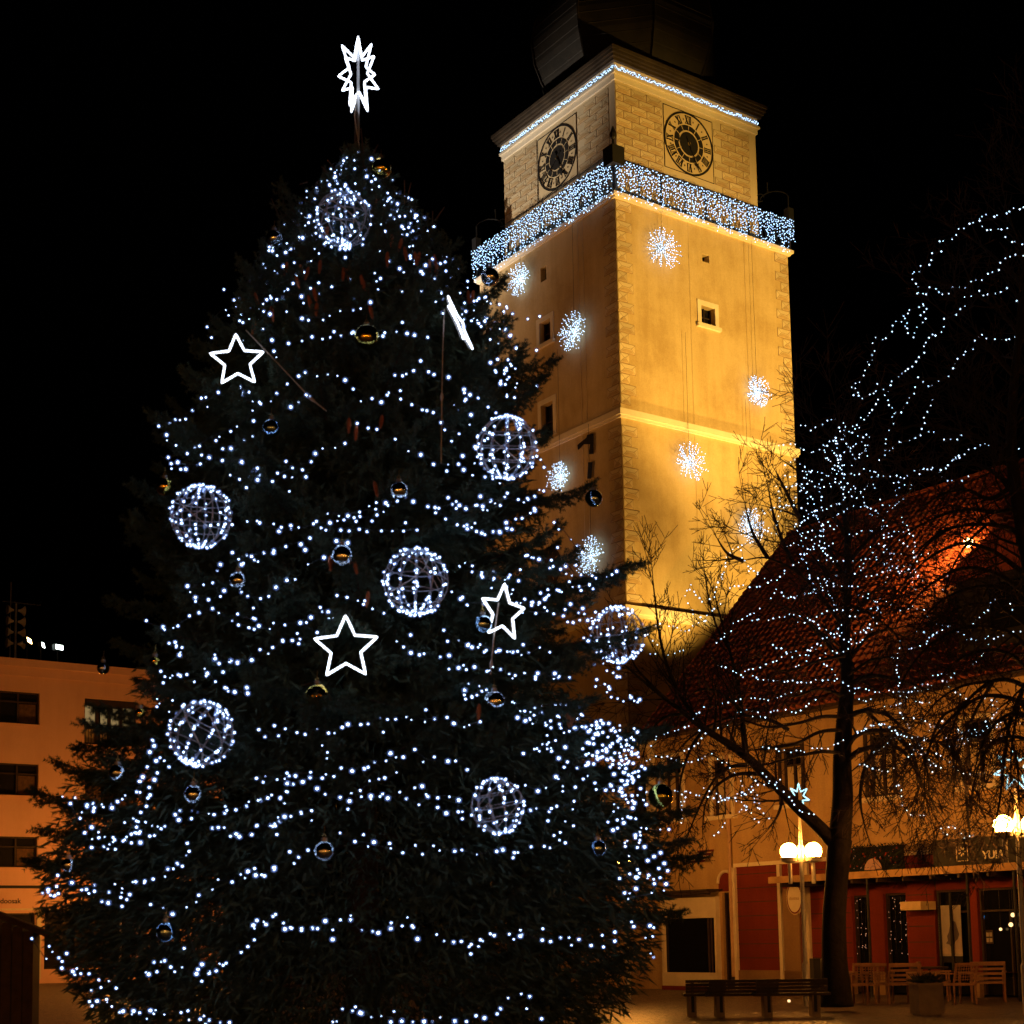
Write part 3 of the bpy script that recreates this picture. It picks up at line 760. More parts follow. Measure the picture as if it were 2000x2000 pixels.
# dormer on the right, dark against the lit tiles
RN = Vector((0, -(ZR + .05 - ze), YR + ov)).normalized()
def hdir(v):
    c, s_ = cos(HRZ), sin(HRZ); return Vector((v[0] * c - v[1] * s_, v[0] * s_ + v[1] * c, v[2]))
def on_roof(px, py): return hl(on_plane(px, py, hw((0, -ov, ze)), hdir(RN)))
D0, D1 = on_roof(1880, 1270), on_roof(2000, 1150)
dx0, dx1 = D0.x + .1, D0.x + 3.0
def roof_y(zz): return -ov + (zz - ze) / (ZR + .05 - ze) * (YR + ov)
zb = D0.z; zt = zb + 1.6
yb = roof_y(zb) - .25
d_ = MB(); d_.box((dx0, yb, zb - .2), (dx1, roof_y(zt) + .6, zt)); dor = d_.build('dormer', 'black', house)
d_ = MB(); xm = (dx0 + dx1) / 2
d_.poly([(dx0 - .25, yb - .3, zt), (xm, yb - .3, zt + 1.0), (xm, roof_y(zt + 1.0) + .2, zt + 1.0), (dx0 - .25, roof_y(zt) + .3, zt)])
d_.poly([(dx1 + .25, yb - .3, zt), (dx1 + .25, roof_y(zt) + .3, zt), (xm, roof_y(zt + 1.0) + .2, zt + 1.0), (xm, yb - .3, zt + 1.0)])
d_.poly([(dx0 - .2, yb - .02, zt), (dx1 + .2, yb - .02, zt), (xm, yb - .02, zt + .95)])
d_.build('dormer_roof', 'tile', dor)
d_ = MB(); d_.box((xm - .5, yb - .03, zb + .25), (xm + .5, yb + .02, zt - .25)); d_.build('dormer_window', 'glass', dor)


# shop window in the pale frame at the left, arch and doors
b = MB()
b.box((-8.85, -.16, 2.03), (-6.50, -.003, 2.62)); b.box((-8.85, -.16, .0), (-6.50, -.003, .50)); b.box((-6.60, -.15, .503), (-6.50, -.003, 2.027)); b.box((-8.85, -.15, .503), (-8.75, -.003, 2.027))
sw = b.build('shop_window', 'pale', house)
b = MB(); b.box((-8.75, -.06, .503), (-6.60, -.04, 2.027)); b.build('pane', 'glass', sw)
b = MB(); b.box((-6.93, -.10, .503), (-6.87, -.065, 2.027)); b.box((-6.80, -.10, .503), (-6.75, -.065, 2.027)); b.build('mullion', 'darkwood', sw)
b = MB(); b.box((-8.86, -.18, -.0), (-6.49, -.165, .12)); b.build('kick_board', 'redwall', sw)
b = MB(); b.tube([(-9, -.55, 2.75), (-6.3, -.55, 2.72)], .05, 8); b.box((-9, -.6, 2.78), (-6.35, -.003, 2.82)); b.build('rolled_awning', 'darkwood', house)
a_ = MB(); n = 14; cx, rz_ = -6.19, .33
pts = [(cx - rz_, 2.75)] + [(cx + rz_ * cos(pi - pi * i / n), 2.98 + .33 * sin(pi * i / n)) for i in range(n + 1)] + [(cx + rz_, 2.75)]
a_.poly([(p[0], -.004, p[1]) for p in pts]); ar = a_.build('arch_niche', 'redwall', house)
a_ = MB(); a_.tube([(p[0], -.03, p[1]) for p in pts[1:-1]], .045, 6); a_.build('arch_moulding', 'pale', ar)
for i, (a, c, e, f) in enumerate(DOORS):
    b = MB(); b.box((a, .2, e), (c, .24, f)); do = b.build('shop_door', 'darkwood' if i == 0 else 'glass', house)
    b = MB(); m = .05
    b.box((a, .1, e), (a + m, .195, f)); b.box((c - m, .1, e), (c, .195, f)); b.box((a + m, .1, f - m), (c - m, .195, f))
    if i in (3, 4): b.box((a + m, .1, f - .55), (c - m, .19, f - .5)); b.box(((a + c) / 2 - .02, .11, e), ((a + c) / 2 + .02, .19, f - .56))
    b.build('door_frame', 'darkwood', do)
# column bay with the hanging oval sign
b = MB(); b.box((-4.00, -.05, .35), (-3.42, -.003, 2.74)); b.build('door_panel', 'plinth', house)
b = MB(); b.box((-4.03, -.35, 0), (-3.4, -.003, .34)); b.build('door_step', 'plinth', house)

# awning slab with its lit edge, underside, posts
AW = 1.35
aL = fac(1504, 1730, AW).x
aw = thing('terrace_awning', 'long flat awning slab over the café terrace with its front edge lit orange', 'awning', HO, HRZ)
b = MB(); b.box((aL, -AW, 2.86), (9.6, -.01, 2.99)); b.build('slab', 'darkwood', aw)
b = MB(); b.box((aL - .02, -AW - .04, 2.84), (9.6, -AW - .002, 3.0)); b.build('fascia', 'awning', aw)
b = MB(); b.box((aL, -AW, 2.993), (9.6, -.02, 3.01)); b.build('deck', 'awning', aw)
b = MB()
for i in range(16): b.box((aL + .3 + i * .8, -AW + .05, 2.74), (aL + .36 + i * .8, -.05, 2.857))
b.build('joist', 'darkwood', aw, kind='stuff')
for px in (1697, 1893, 1985):
    x = fac(px, 1800, AW - .1).x
    b = MB(); b.tube([(x, -AW + .1, 0), (x, -AW + .1, 2.857)], .035, 8); b.build('awning_post', 'iron', aw)
# dark garland box with ornaments on top of the awning
gL, gR = fac(1655, 1690, AW - .1).x, fac(1767, 1690, AW - .1).x
gb = thing('evergreen_garland', 'dark evergreen garland panel with baubles and a glowing red half disc, standing on the awning', 'decoration', hw((gL, -AW + .1, 3.012)), HRZ)
b = MB()
for i in range(1100):
    x = R.uniform(.05, gR - gL - .05); zz = R.uniform(.04, .62); y = R.uniform(-.16, .1)
    d = Vector((R.uniform(-1, 1), R.uniform(-.6, .6), R.uniform(-.7, 1))).normalized() * R.uniform(.05, .10)
    s_ = d.orthogonal().normalized() * .014
    p = Vector((x, y, zz)); b.poly([p - s_, p + s_, p + d]); b.poly([p - s_.cross(d).normalized() * .014, p + s_.cross(d).normalized() * .014, p + d])
b.box((.05, .0, 0), (gR - gL - .05, .06, .58))
b.build('greenery', 'leafdark', gb)
b = MB()
for i in range(34): b.ball((R.uniform(.08, gR - gL - .08), -.13, R.uniform(.05, .6)), R.uniform(.012, .03), ICO)
b.build('bauble', 'redwall', gb, kind='stuff')
b = MB()
for i in range(16): b.ball((R.uniform(.08, gR - gL - .08), -.14, R.uniform(.05, .6)), .009, OCT)
b.build('light_bulb', 'warmled', gb, kind='stuff')
b = MB(); n = 16; c0 = (gR - gL) * .53
for i in range(n):
    a0, a1 = pi * i / n, pi * (i + 1) / n
    for r0, r1, y in ((.10, .27, -.15), (.0, .06, -.16)):
        b.poly([(c0 + r0 * cos(a0), y, .02 + r0 * sin(a0)), (c0 + r1 * cos(a0), y, .02 + r1 * sin(a0)), (c0 + r1 * cos(a1), y, .02 + r1 * sin(a1)), (c0 + r0 * cos(a1), y, .02 + r0 * sin(a1))])
for i in range(11):
    a0 = pi * (i + .5) / 11; b.tube([(c0 + .06 * cos(a0), -.155, .02 + .06 * sin(a0)), (c0 + .1 * cos(a0), -.155, .02 + .1 * sin(a0))], .008, 4)
b.build('half_disc', 'sundisc', gb)
# sign boards
def letters(text, size, depth, name, m, parent, loc, rz=0, align='LEFT', rx=pi / 2):
    cu = bpy.data.curves.new(name, 'FONT'); cu.body = text; cu.size = size; cu.extrude = depth; cu.align_x = align
    cu.offset = size * .012
    o = bpy.data.objects.new(name, cu); COL.objects.link(o)
    dg = bpy.context.evaluated_depsgraph_get(); me = bpy.data.meshes.new_from_object(o.evaluated_get(dg))
    bpy.data.objects.remove(o); bpy.data.curves.remove(cu)
    me.name = name; me.materials.clear(); me.materials.append(MT[m])
    o = link(name, me, parent); o.location = loc; o.rotation_euler = (rx, 0, rz); return o
s0, s1 = fac(1825, 1680, AW - .2).x, 7.5
sb = thing('shop_sign_board', 'long black shop sign board with white letters above the awning', 'sign', hw((s0, -AW + .2, 3.012)), HRZ)
b = MB(); b.box((0, -.04, .0), (s1 - s0, .04, .62)); b.build('board', 'black', sb)
xe = fac(1879, 1670, AW - .15).x - s0; xt = fac(1919, 1675, AW - .15).x - s0
b = MB()
for a, c, e, f in ((-.16, .16, .50, .515), (-.16, .16, .10, .115), (-.16, -.145, .115, .50), (.145, .16, .115, .50)): b.box((xe + a, -.055, e), (xe + c, -.042, f))
for i in range(7):
    a = i * 2 * pi / 7; b.obox((xe + .07 * cos(a), -.05, .32 + .08 * sin(a)), Vector((.028 * cos(a), 0, .028 * sin(a))), Vector((0, .006, 0)), Vector((-.014 * sin(a), 0, .014 * cos(a))))
b.build('emblem', 'pale', sb)
letters('YUIA', .26, .008, 'lettering', 'snowwhite', sb, (xt, -.05, .12))
letters('\u25b2A', .26, .008, 'lettering', 'snowwhite', sb, (xt + 1.0, -.05, .12)) if False else None
# pale projecting box light
x = fac(1761, 1766, .5)
b_ = MB(); b_.box((x.x, -.55, 2.06), (x.x + .62, -.003, 2.26))
bs = b_.build('box_sign', 'shade'); bs.location = HO; bs.rotation_euler = (0, 0, HRZ); tag(bs, 'small pale box sign fixed to the red wall under the awning', 'sign')
# poster behind glass
ps = thing('poster', 'pale poster of a dark climber on a hillside between two dark bars', 'poster', hw((1.08, .05, .80)), HRZ)
b = MB(); b.box((0, -.02, .15), (.66, 0, 1.35)); b.build('sheet', 'poster_bg', ps)
b = MB(); b.poly([(.33, -.024, .2), (.66, -.024, .2), (.66, -.024, .65), (.52, -.024, .52)]); b.poly([(.02, -.024, .2), (.33, -.024, .2), (.2, -.024, .36), (.02, -.024, .3)]); b.build('hill', 'poster_hill', ps)
b = MB()
fig = [(.20, .45), (.26, .52), (.24, .62), (.30, .72), (.33, .84), (.38, .90), (.44, .98), (.50, .96), (.53, .88), (.56, .78), (.60, .66), (.55, .55), (.48, .50), (.42, .40), (.36, .34), (.30, .42)]
b.poly([(x_, -.027, y_) for x_, y_ in fig])
b.build('climber_figure', 'poster_dark', ps)
b = MB(); b.box((0, -.024, .0), (.66, -.003, .14)); b.build('caption_band', 'black', ps)
b = MB(); b.box((.07, -.10, -.2), (.11, -.06, 1.65)); b.box((.40, -.10, -.2), (.46, -.06, 1.65)); b.build('bar', 'iron', ps)
# things seen through the café window
ci = thing('cafe_interior_lamps', 'cluster of warm globe lamps glowing inside the dark café window', 'lamp', hw((2.9, .8, 0)), HRZ)
for px, py, r_ in ((1974, 1787, .05), (1970, 1806, .05), (1981, 1803, .035), (1950, 1815, .035)):
    p = fac(px, py, .0); b = MB(); b.sphere((p.x - 2.9, -.72, p.z), r_, 12, 8); b.build('lamp_globe', 'shoplight', ci, smooth=True)
    b = MB(); b.tube([(p.x - 2.9, -.72, p.z), (p.x - 2.9, -.72, 2.5)], .008, 4); b.build('cord', 'iron', ci)
p = fac(1906, 1794, 0); b = MB()
b.poly([(p.x - .12, .17, p.z - .08), (p.x + .08, .17, p.z - .12), (p.x + .12, .17, p.z + .06), (p.x - .02, .17, p.z + .16), (p.x - .13, .17, p.z + .06)])
o = b.build('blue_screen', 'shopblue'); o.location = HO; o.rotation_euler = (0, 0, HRZ); tag(o, 'blue glow of a screen inside the dark café window', 'screen')
p = fac(1924, 1830, 0); b = MB(); b.box((p.x - .1, .16, p.z - .16), (p.x + .1, .175, p.z + .16)); 
nf = b.build('window_notice', 'darkwood'); nf.location = HO; nf.rotation_euler = (0, 0, HRZ); tag(nf, 'small framed notice on the café window', 'notice')
b = MB()
for i in range(2):
    for j in range(2): b.box((p.x - .08 + i * .09, .150, p.z - .12 + j * .13), (p.x - .01 + i * .09, .157, p.z - .03 + j * .13))
b.build('print', 'poster_bg', nf)
# fairy lights in the two dark doorways
for k, (a, c) in enumerate(((-1.6, -1.08), (-.56, .12))):
    fl = thing('door_fairy_lights', ('thin' if k == 0 else 'wider') + ' string of tiny warm lights hanging in the ' + ('left' if k == 0 else 'right') + ' dark doorway under the awning', 'fairy lights', hw((a, 0, 1)), HRZ)
    b = MB(); w_ = MB()
    for i in range(4):
        x = (c - a) * (i + .5) / 4; w_.tube([(x, .09, 0.1), (x + .03, .09, 1.4)], .004, 3)
        for j in range(7): b.ball((x + R.uniform(-.04, .04), .08, R.uniform(.0, 1.4)), .011, OCT)
    w_.build('cable', 'wire', fl); b.build('light_bulb', 'warmled', fl, kind='stuff')
# oval hanging sign
p = fac(1553, 1757, .45)
ov_ = thing('oval_sign', 'pale oval shop sign hanging under the left end of the awning', 'sign', hw((p.x, p.y, 2.02)), HRZ)
def oval(name, rx, rz_, y, m, t=.02):
    b = MB(); n = 36; f_ = [(rx * cos(2 * pi * i / n), y, .45 + rz_ * sin(2 * pi * i / n)) for i in range(n)]; k_ = [(q_[0], y + t, q_[2]) for q_ in f_]
    b.poly(f_); b.poly(k_[::-1])
    for i in range(n): b.poly([f_[i], k_[i], k_[(i + 1) % n], f_[(i + 1) % n]])
    return b.build(name, m, ov_)
oval('rim', .30, .44, -.02, 'sg_mid', .04); oval('band', .275, .41, -.028, 'redwall', .006); oval('face', .24, .37, -.034, 'pale', .005)
letters('dostea', .135, .003, 'lettering', 'sg_dark', ov_, (0, -.037, .40), align='CENTER')
b = MB(); b.tube([(-.2, 0, .85), (-.2, 0, .98)], .01, 4); b.tube([(.2, 0, .85), (.2, 0, .98)], .01, 4); b.build('hanger', 'iron', ov_)
# small red blind over the left window of the row
p = fac(1368, 1675, .25)
rb = thing('red_blind', 'small striped red blind hung on the ochre wall left of the lamp', 'blind', hw((p.x, 0, p.z)), HRZ)
b = MB(); b.poly([(-.33, -.02, .22), (.33, -.02, .22), (.33, -.42, -.12), (-.33, -.42, -.12)]); b.poly([(-.33, -.02, .2), (-.33, -.42, -.14), (.33, -.42, -.14), (.33, -.02, .2)]); b.build('cloth', 'redwall', rb)
for i in range(3):
    b = MB(); yy = -.10 - .12 * i; zz = .155 - .10 * i
    b.poly([(-.33, yy, zz), (.33, yy, zz), (.33, yy - .04, zz - .034), (-.33, yy - .04, zz - .034)]); b.build('stripe', 'pale', rb)

# ------------------------------------------------------------------ neighbour house at the left, mostly behind the spruce
nb_ = thing('flat_roofed_house', 'lower ochre house with pilasters joining the red-roofed house behind the spruce', 'house', HO, HRZ)
NW = [(-10.35, -9.6, 4.6, 6.4), (-12.6, -11.8, 4.6, 6.4), (-15, -14.2, 4.6, 6.4)]
b = MB(); holed_wall(b, lambda u, v, d=0: Vector((u, .12 - d, v)), -17, X0 - .05, 0, 7.1, NW, .2)
b.poly([(-17, .12, 7.1), (X0 - .05, .12, 7.1), (X0 - .05, 7, 7.1), (-17, 7, 7.1)]); b.poly([(-17, .12, 0), (-17, .12, 7.1), (-17, 7, 7.1), (-17, 7, 0)])
b.build('wall', 'house', nb_)
b = MB(); b.box((-17.1, -.12, 7.1), (X0 - .3, .4, 7.35)); b.build('cornice', 'trim', nb_)
b = MB(); b.box((-17.1, -.02, 3.3), (X0 - .05, .115, 3.5)); b.build('string_course', 'trim', nb_)
for a, c, e, f in NW:
    b = MB(); b.box((a, .25, e), (c, .3, f)); wo_ = b.build('window', 'glass', nb_)
    b = MB(); b.box((a - .1, .05, e - .1), (a - .003, .115, f + .1)); b.box((c + .003, .05, e - .1), (c + .1, .115, f + .1)); b.box((a - .003, .05, f + .003), (c + .003, .115, f + .1)); b.build('frame', 'trim', wo_)
    b = MB(); b.box(((a + c) / 2 - .03, .18, e), ((a + c) / 2 + .03, .245, f)); b.box((a, .18, e + 1.2), (c, .24, e + 1.26)); b.build('sash', 'darkwood', wo_)
for x in (-9.35, -10.75, -11.3, -13.2):
    b = MB(); b.box((x - .12, .03, 3.5), (x + .12, .115, 7.1)); b.build('pilaster', 'trim', nb_)

# ================================================================== THE PINK OFFICE BUILDING AT THE LEFT
BO = at(60, 1500, 66); BO.z = 0
pk = thing('office_building', 'plain four-storey pink building with wide dark windows left of the spruce', 'building', BO, YAW)
PL = lambda u, v, d=0: Vector((u, -d, v))
bl_ = to_local(BO, YAW)
def lb(px, py): return bl_(on_plane(px, py, BO, -eL))
rows_ = [(11.13, 12.52), (8.03, 9.40), (4.95, 6.26)]
holes = []
for e, f in rows_:
    holes += [(-7.2, -4.6, e, f), (-3.3, .33, e, f) if False else (-2.3, .35, e, f)]
holes += [(2.35, 4.75, 10.42, 12.46), (2.42, 4.8, 7.36, 9.33), (2.42, 4.8, 4.4, 6.26), (-7.6, .3, .6, 3.0), (.7, 4.6, .6, 3.0)]
b = MB(); holed_wall(b, PL, -10, 9.0, 0, 13.6, holes, .3); 
b.poly([(9.0, 0, 0), (9.0, 10, 0), (9.0, 10, 13.6), (9.0, 0, 13.6)]); b.poly([(-10, 0, 13.6), (9, 0, 13.6), (9, 10, 13.6), (-10, 10, 13.6)])
b.build('wall', 'pinkwall', pk)
b = MB(); b.box((-10.1, -.10, 13.2), (9.1, -.003, 13.6)); b.box((-10.2, -.22, 13.6), (9.2, .3, 13.93)); b.build('cornice', 'pinkwall', pk)
b = MB(); b.box((-10.1, -.12, 4.05), (9.1, -.003, 4.17)); b.build('sign_rail', 'black', pk)
b = MB(); b.box((-10, -.08, 3.12), (9.0, -.003, 3.2)); b.build('shop_head', 'pale', pk)
b = MB(); b.box((.35, -.08, .2), (.55, -.003, 3.12)); b.build('shop_pier', 'pale', pk)
for a, c, e, f in holes:
    lit = (a, e) == (2.35, 10.42)
    big = e > 3.5
    b = MB(); m = .06
    b.box((a, .12, e), (a + m, .22, f)); b.box((c - m, .12, e), (c, .22, f)); b.box((a + m, .12, f - m), (c - m, .22, f)); b.box((a + m, .12, e), (c - m, .22, e + m))
    if lit:
        b.box((a + m, .08, f - .3), (c - m, .2, f - m - .002))
        for x in (a + .62, a + 1.18, a + 1.72): b.box((x - .07, .121, e + m), (x + .07, .215, f - .3))
        b.box((a + m, .125, e + .72), (c - m, .21, e + .80))
    else:
        for x in (a + (c - a) * .36, a + (c - a) * .66): b.box((x - .035, .121, e + m), (x + .035, .215, f - m))
        b.box((a + m, .125, f - .46), (c - m, .21, f - .40))
    wo_ = b.build('window', 'darkwood', pk)
    b = MB(); b.box((a + m, .225, e + m), (c - m, .25, f - m)); b.build('pane', 'dullglass', wo_)
    if lit:
        for x0_, x1_, e_, f_ in ((a + .08, a + .54, e + .82, f - .31), (a + .80, a + 1.10, e + .82, f - .36), (a + 1.26, a + 1.64, e + .82, f - .36), (a + 1.80, c - .08, e + .82, f - .31), (a + .08, a + .54, e + .1, e + .70), (a + .80, a + 1.10, e + .1, e + .70)):
            b = MB(); n = 8; dim = e_ < e + .5
            for i in range(n):
                p = x0_ + (x1_ - x0_) * i / n; q_ = x0_ + (x1_ - x0_) * (i + 1) / n
                b.poly([(p, .219 - .004 * (i % 2), e_), (q_, .219 - .004 * ((i + 1) % 2), e_), (q_, .219 - .004 * ((i + 1) % 2), f_), (p, .219 - .004 * (i % 2), f_)])
            b.build('lit_curtain', 'curtainlit' if not dim else 'sg_mid', wo_)
        b = MB(); z0_ = e + .02
        for i in range(19): b.box((a + .04 + i * (c - a - .1) / 18, -.02, z0_), (a + .06 + i * (c - a - .1) / 18, .0, e + .74))
        b.box((a, -.03, e + .74), (c, .01, e + .79)); b.build('balcony_rail', 'iron', wo_)
    elif big:
        for x0_, x1_ in ((a + .1, a + (c - a) * .33), (a + (c - a) * .69, c - .1)):
            b = MB(); n = 8
            for i in range(n):
                p = x0_ + (x1_ - x0_) * i / n; q_ = x0_ + (x1_ - x0_) * (i + 1) / n
                b.poly([(p, .221 - .006 * (i % 2), e + .08), (q_, .221 - .006 * ((i + 1) % 2), e + .08), (q_, .221 - .006 * ((i + 1) % 2), f - .5), (p, .221 - .006 * (i % 2), f - .5)])
            b.build('drawn_curtain', 'stallwood', wo_)
    if big:
        b = MB(); b.box((a - .05, -.06, e - .09), (c + .05, .05, e - .004)); b.build('sill', 'pinkwall', wo_)
p = lb(0, 1760)
letters('nskedoosak', .30, .01, 'lettering', 'black', pk, (p.x - .55, -.012, 3.42))
b = MB(); b.box((-2.9, -.006, 3.28), (.3, -.003, 3.9)); b.build('sign_panel', 'pinkwall', pk)
# roof gear: horn loudspeakers, antenna, floodlights
hp = bl_(at(30, 1250, 70))
hs = thing('horn_loudspeaker_stack', 'stack of four horn loudspeakers on a mast on the roof of the pink building', 'loudspeaker', at(30, 1262, 70), YAW)
hz = hs.location.z; b = MB(); b.tube([(0, 0, 13.6 - hz), (0, 0, 2.0)], .05, 8); b.build('mast', 'metal', hs)
for i in range(4):
    for s_ in (-1, 1):
        b = MB(); z_ = .12 + i * .52
        b.tube([(s_ * .10, 0, z_), (s_ * .18, 0, z_), (s_ * .28, 0, z_), (s_ * .40, 0, z_)], [.05, .07, .13, .24], 12); b.build('horn', 'pale', hs)
an = thing('roof_antenna', 'thin antenna mast with a crossbar above the horn loudspeakers', 'antenna', at(30, 1170, 70.6), YAW)
az_ = an.location.z; b = MB(); b.tube([(-.12, .3, 13.6 - az_), (-.12, .3, .85)], .025, 6); b.build('mast', 'metal', an)
b = MB(); b.tube([(-.5, .3, -.1), (1.3, .3, -.1)], .018, 5)
for x in (.0, .3, .6, .9, 1.2): b.tube([(x, .0, -.1), (x, .6, -.1)], .01, 4)
b.build('crossbar', 'metal', an)
FL = []
for k, (px, py, lab, tilt) in enumerate(((53, 1252, 'left floodlight with a long pale lens on the pink building roof', .5), (80, 1261, 'middle small floodlight on the pink building roof', .4), (113, 1265, 'right floodlight shining brightest towards us on the pink building roof', .1))):
    P0 = at(px, py, 67.2); t = thing('roof_floodlight', lab, 'floodlight', P0, YAW, 'floodlights on the pink building roof')
    b = MB(); b.tube([(0, .0, 13.9 - P0.z), (0, 0, -.1)], .03, 6); b.build('stand', 'iron', t)
    d = Vector((.80, -.55, .18)).normalized() if k < 2 else Vector((.35, -.9, .05)).normalized()
    s_ = Vector((-d.y, d.x, 0)).normalized(); u_ = s_.cross(d) * -1
    wd = .34 if k == 0 else .22
    b = MB(); b.obox((0, 0, 0), s_ * wd, u_ * .13, d * .10); b.build('housing', 'iron', t)
    b = MB(); b.obox(d * .105, s_ * (wd - .03), u_ * .10, d * .004); b.build('lens', 'flood_face' if k else 'flood_warm', t)
    FL.append(P0)

# ================================================================== WOODEN MARKET STALL, lower left corner
so = at(30, 1900, 25.5); so.z = 0
st_ = thing('market_stall', 'dark wooden market stall with a sloping roof in the lower left corner', 'stall', so, .25)
e_ = to_local(so, .25)(at(100, 1822, 25.2)); top = to_local(so, .25)(at(0, 1782, 25.2))
slp = (top.z - e_.z) / (top.x - e_.x)
zr = lambda x: e_.z + (x - e_.x) * slp
b = MB()
for s_ in (-1,):
    b.poly([(e_.x + .1, -.9, zr(e_.x + .1)), (e_.x - 3, -.9, zr(e_.x - 3)), (e_.x - 3, 2.4, zr(e_.x - 3)), (e_.x + .1, 2.4, zr(e_.x + .1))])
    b.poly([(e_.x + .1, -.9, zr(e_.x + .1) - .1), (e_.x + .1, 2.4, zr(e_.x + .1) - .1), (e_.x - 3, 2.4, zr(e_.x - 3) - .1), (e_.x - 3, -.9, zr(e_.x - 3) - .1)])
    b.poly([(e_.x + .1, -.9, zr(e_.x + .1) - .1), (e_.x - 3, -.9, zr(e_.x - 3) - .1), (e_.x - 3, -.9, zr(e_.x - 3)), (e_.x + .1, -.9, zr(e_.x + .1))])
    b.poly([(e_.x + .1, -.9, zr(e_.x + .1) - .1), (e_.x + .1, -.9, zr(e_.x + .1)), (e_.x + .1, 2.4, zr(e_.x + .1)), (e_.x + .1, 2.4, zr(e_.x + .1) - .1)])
b.build('roof', 'stallwood', st_)
for i in range(16):
    x = e_.x - .35 - i * .17
    b = MB(); b.box((x - .075, -.5 - R.uniform(0, .012), .05), (x + .075, -.47, zr(x) - .12)); b.build('plank', 'stallwood', st_)
b = MB(); b.box((e_.x - 3, -.47, .05), (e_.x - .3, 2.2, zr(e_.x - .4) - .15)); b.build('body', 'darkwood', st_)

# ================================================================== STREET LAMPS
def street_lamp(P, hg, label, yaw, gr=.182, star=None, sep=.262, globes=(-1, 1)):
    t = thing('street_lamp', label, 'street lamp', P, yaw, 'globe street lamps on the square')
    top = star[0] if star else hg + .35
    b = MB(); b.tube([(0, 0, 0), (0, 0, .9), (0, 0, .95), (0, 0, hg), (0, 0, top)], [.075, .075, .05, .045, .018], 10); b.build('pole', 'lampmetal', t, smooth=False)
    b = MB(); b.tube([(-sep - .02, 0, hg - gr - .05), (sep + .02, 0, hg - gr - .05)], .025, 6); b.tube([(0, .02, hg - gr - .02), (0, .02, hg + .12)], .06, 8); b.build('crossbar', 'lampmetal', t)
    for s_ in globes:
        b = MB(); b.sphere((s_ * sep, 0, hg), gr, 24, 14); b.build('lit_globe', 'globe', t, smooth=True)
        b = MB(); b.lathe([(.05, -gr - .07), (.165, -gr - .03), (.19, -gr + .05), (.18, -gr + .055), (.15, -gr - .015)], 16, (s_ * sep, 0, hg)); b.build('globe_holder', 'lampmetal', t)
        b = MB(); b.tube([(s_ * sep * .95, 0, hg - gr - .08), (s_ * sep * .95, 0, hg - gr - .52)], .045, 10); b.build('drop_tube', 'lampmetal', t)
    if star: 
        so_ = star7('pole_star', 'rope_blue', star[1], .014, t, (0, -.03, star[0] + star[1] * .75), star[2])
    return t
def star_pts(n, r, ri, yaw=0.0, phase=0.0):
    out = []
    for i in range(2 * n):
        a = pi / 2 + phase + i * pi / n; q = r if i % 2 == 0 else ri
        x, z_ = q * cos(a), q * sin(a); out.append(Vector((x * cos(yaw), x * sin(yaw), z_)))
    return out
def rope(mb, pts, r, n=6, closed=True):
    """a rope light: a tube broken up by small beads"""
    P_ = []
    N = len(pts)
    for i in range(N if closed else N - 1):
        a, c = pts[i], pts[(i + 1) % N]; k = max(2, int((c - a).length / (r * 2.4)))
        for j in range(k): P_.append(a + (c - a) * j / k)
    rr = [r * (1.0 + .22 * (i % 2)) * R.uniform(.92, 1.08) for i in range(len(P_))]
    mb.tube(P_, rr, n, closed=closed)
def star7(name, m, r, tr, parent, loc, yaw):
    b = MB(); rope(b, star_pts(7, r, r * .42, yaw), tr, 5); o = b.build(name, m, parent, loc); return o

LP = at(1576, 1962, 33.3); LP.z = 0
street_lamp(LP, 3.32, 'twin-globe street lamp in front of the bare tree trunk', -.05, star=(4.28, .29, .55))
RP = at(1997, 1800, 28.7); RP.z = 0
street_lamp(RP, 3.50, 'twin-globe street lamp cut by the right edge, brightest and nearest', .0, star=(4.22, .42, .1))
TP = at(1220, 1677, 38.5); hz = TP.z; TP.z = 0
street_lamp(TP, hz, 'street lamp glowing through the needles at the right side of the spruce', .1)
# the row behind the viewer, seen in the baubles, burns dimmer
ROW_GLOBE = []
for src in ('lit_globe', 'lit_globe.001'):
    me = bpy.data.objects[src].data.copy(); me.materials.clear(); me.materials.append(MT['globe_dim']); ROW_GLOBE.append(me)
lamp_n = 0
for x, y in ((-18, -11), (-13.5, -11), (-9, -11), (-4.5, -11), (0, -11), (4.5, -11), (9, -11), (13.5, -11), (18, -11), (-13.2, 63.8), (-16.1, 63.2), (-22.3, 57.4), (22, 10)):  # lamps before the pink building are added, unseen, to brighten its wall
    t = thing('street_lamp', 'street lamp of the row behind the viewer, seen only mirrored in the baubles' if y < 0 else (('' + ('left' if x < -15 else 'right') + ' one of two unseen street lamps added behind the spruce to light the pink building' if x > -20 else 'unseen street lamp added beyond the left edge to light the pink building') if x < 0 else 'street lamp of the square out of the frame at the right'), 'street lamp', (x, y, 0), 0, 'globe street lamps on the square')
    for src in ('pole', 'crossbar', 'lit_globe', 'globe_holder', 'drop_tube', 'lit_globe.001', 'globe_holder.001', 'drop_tube.001'):
        c = bpy.data.objects[src].copy(); COL.objects.link(c); c.parent = t
        if y < 0 and src.startswith('lit_globe'): c.data = ROW_GLOBE[src[-1] == '1']
rowh = thing('row_house', 'row of orange lit houses behind the viewer, seen only mirrored in the baubles', 'building', (0, -12.5, 0))
b = MB(); holed_wall(b, lambda u, v, d=0: Vector((u, d, v)), -34, 34, 0, 10.5, [(x, x + 1.1, z_, z_ + 1.7) for x in range(-32, 33, 4) for z_ in (4.0, 7.2)], .2)
b.poly([(-34, 0, 10.5), (34, 0, 10.5), (34, -5, 13), (-34, -5, 13)]); b.build('wall', 'house', rowh)
b = MB()
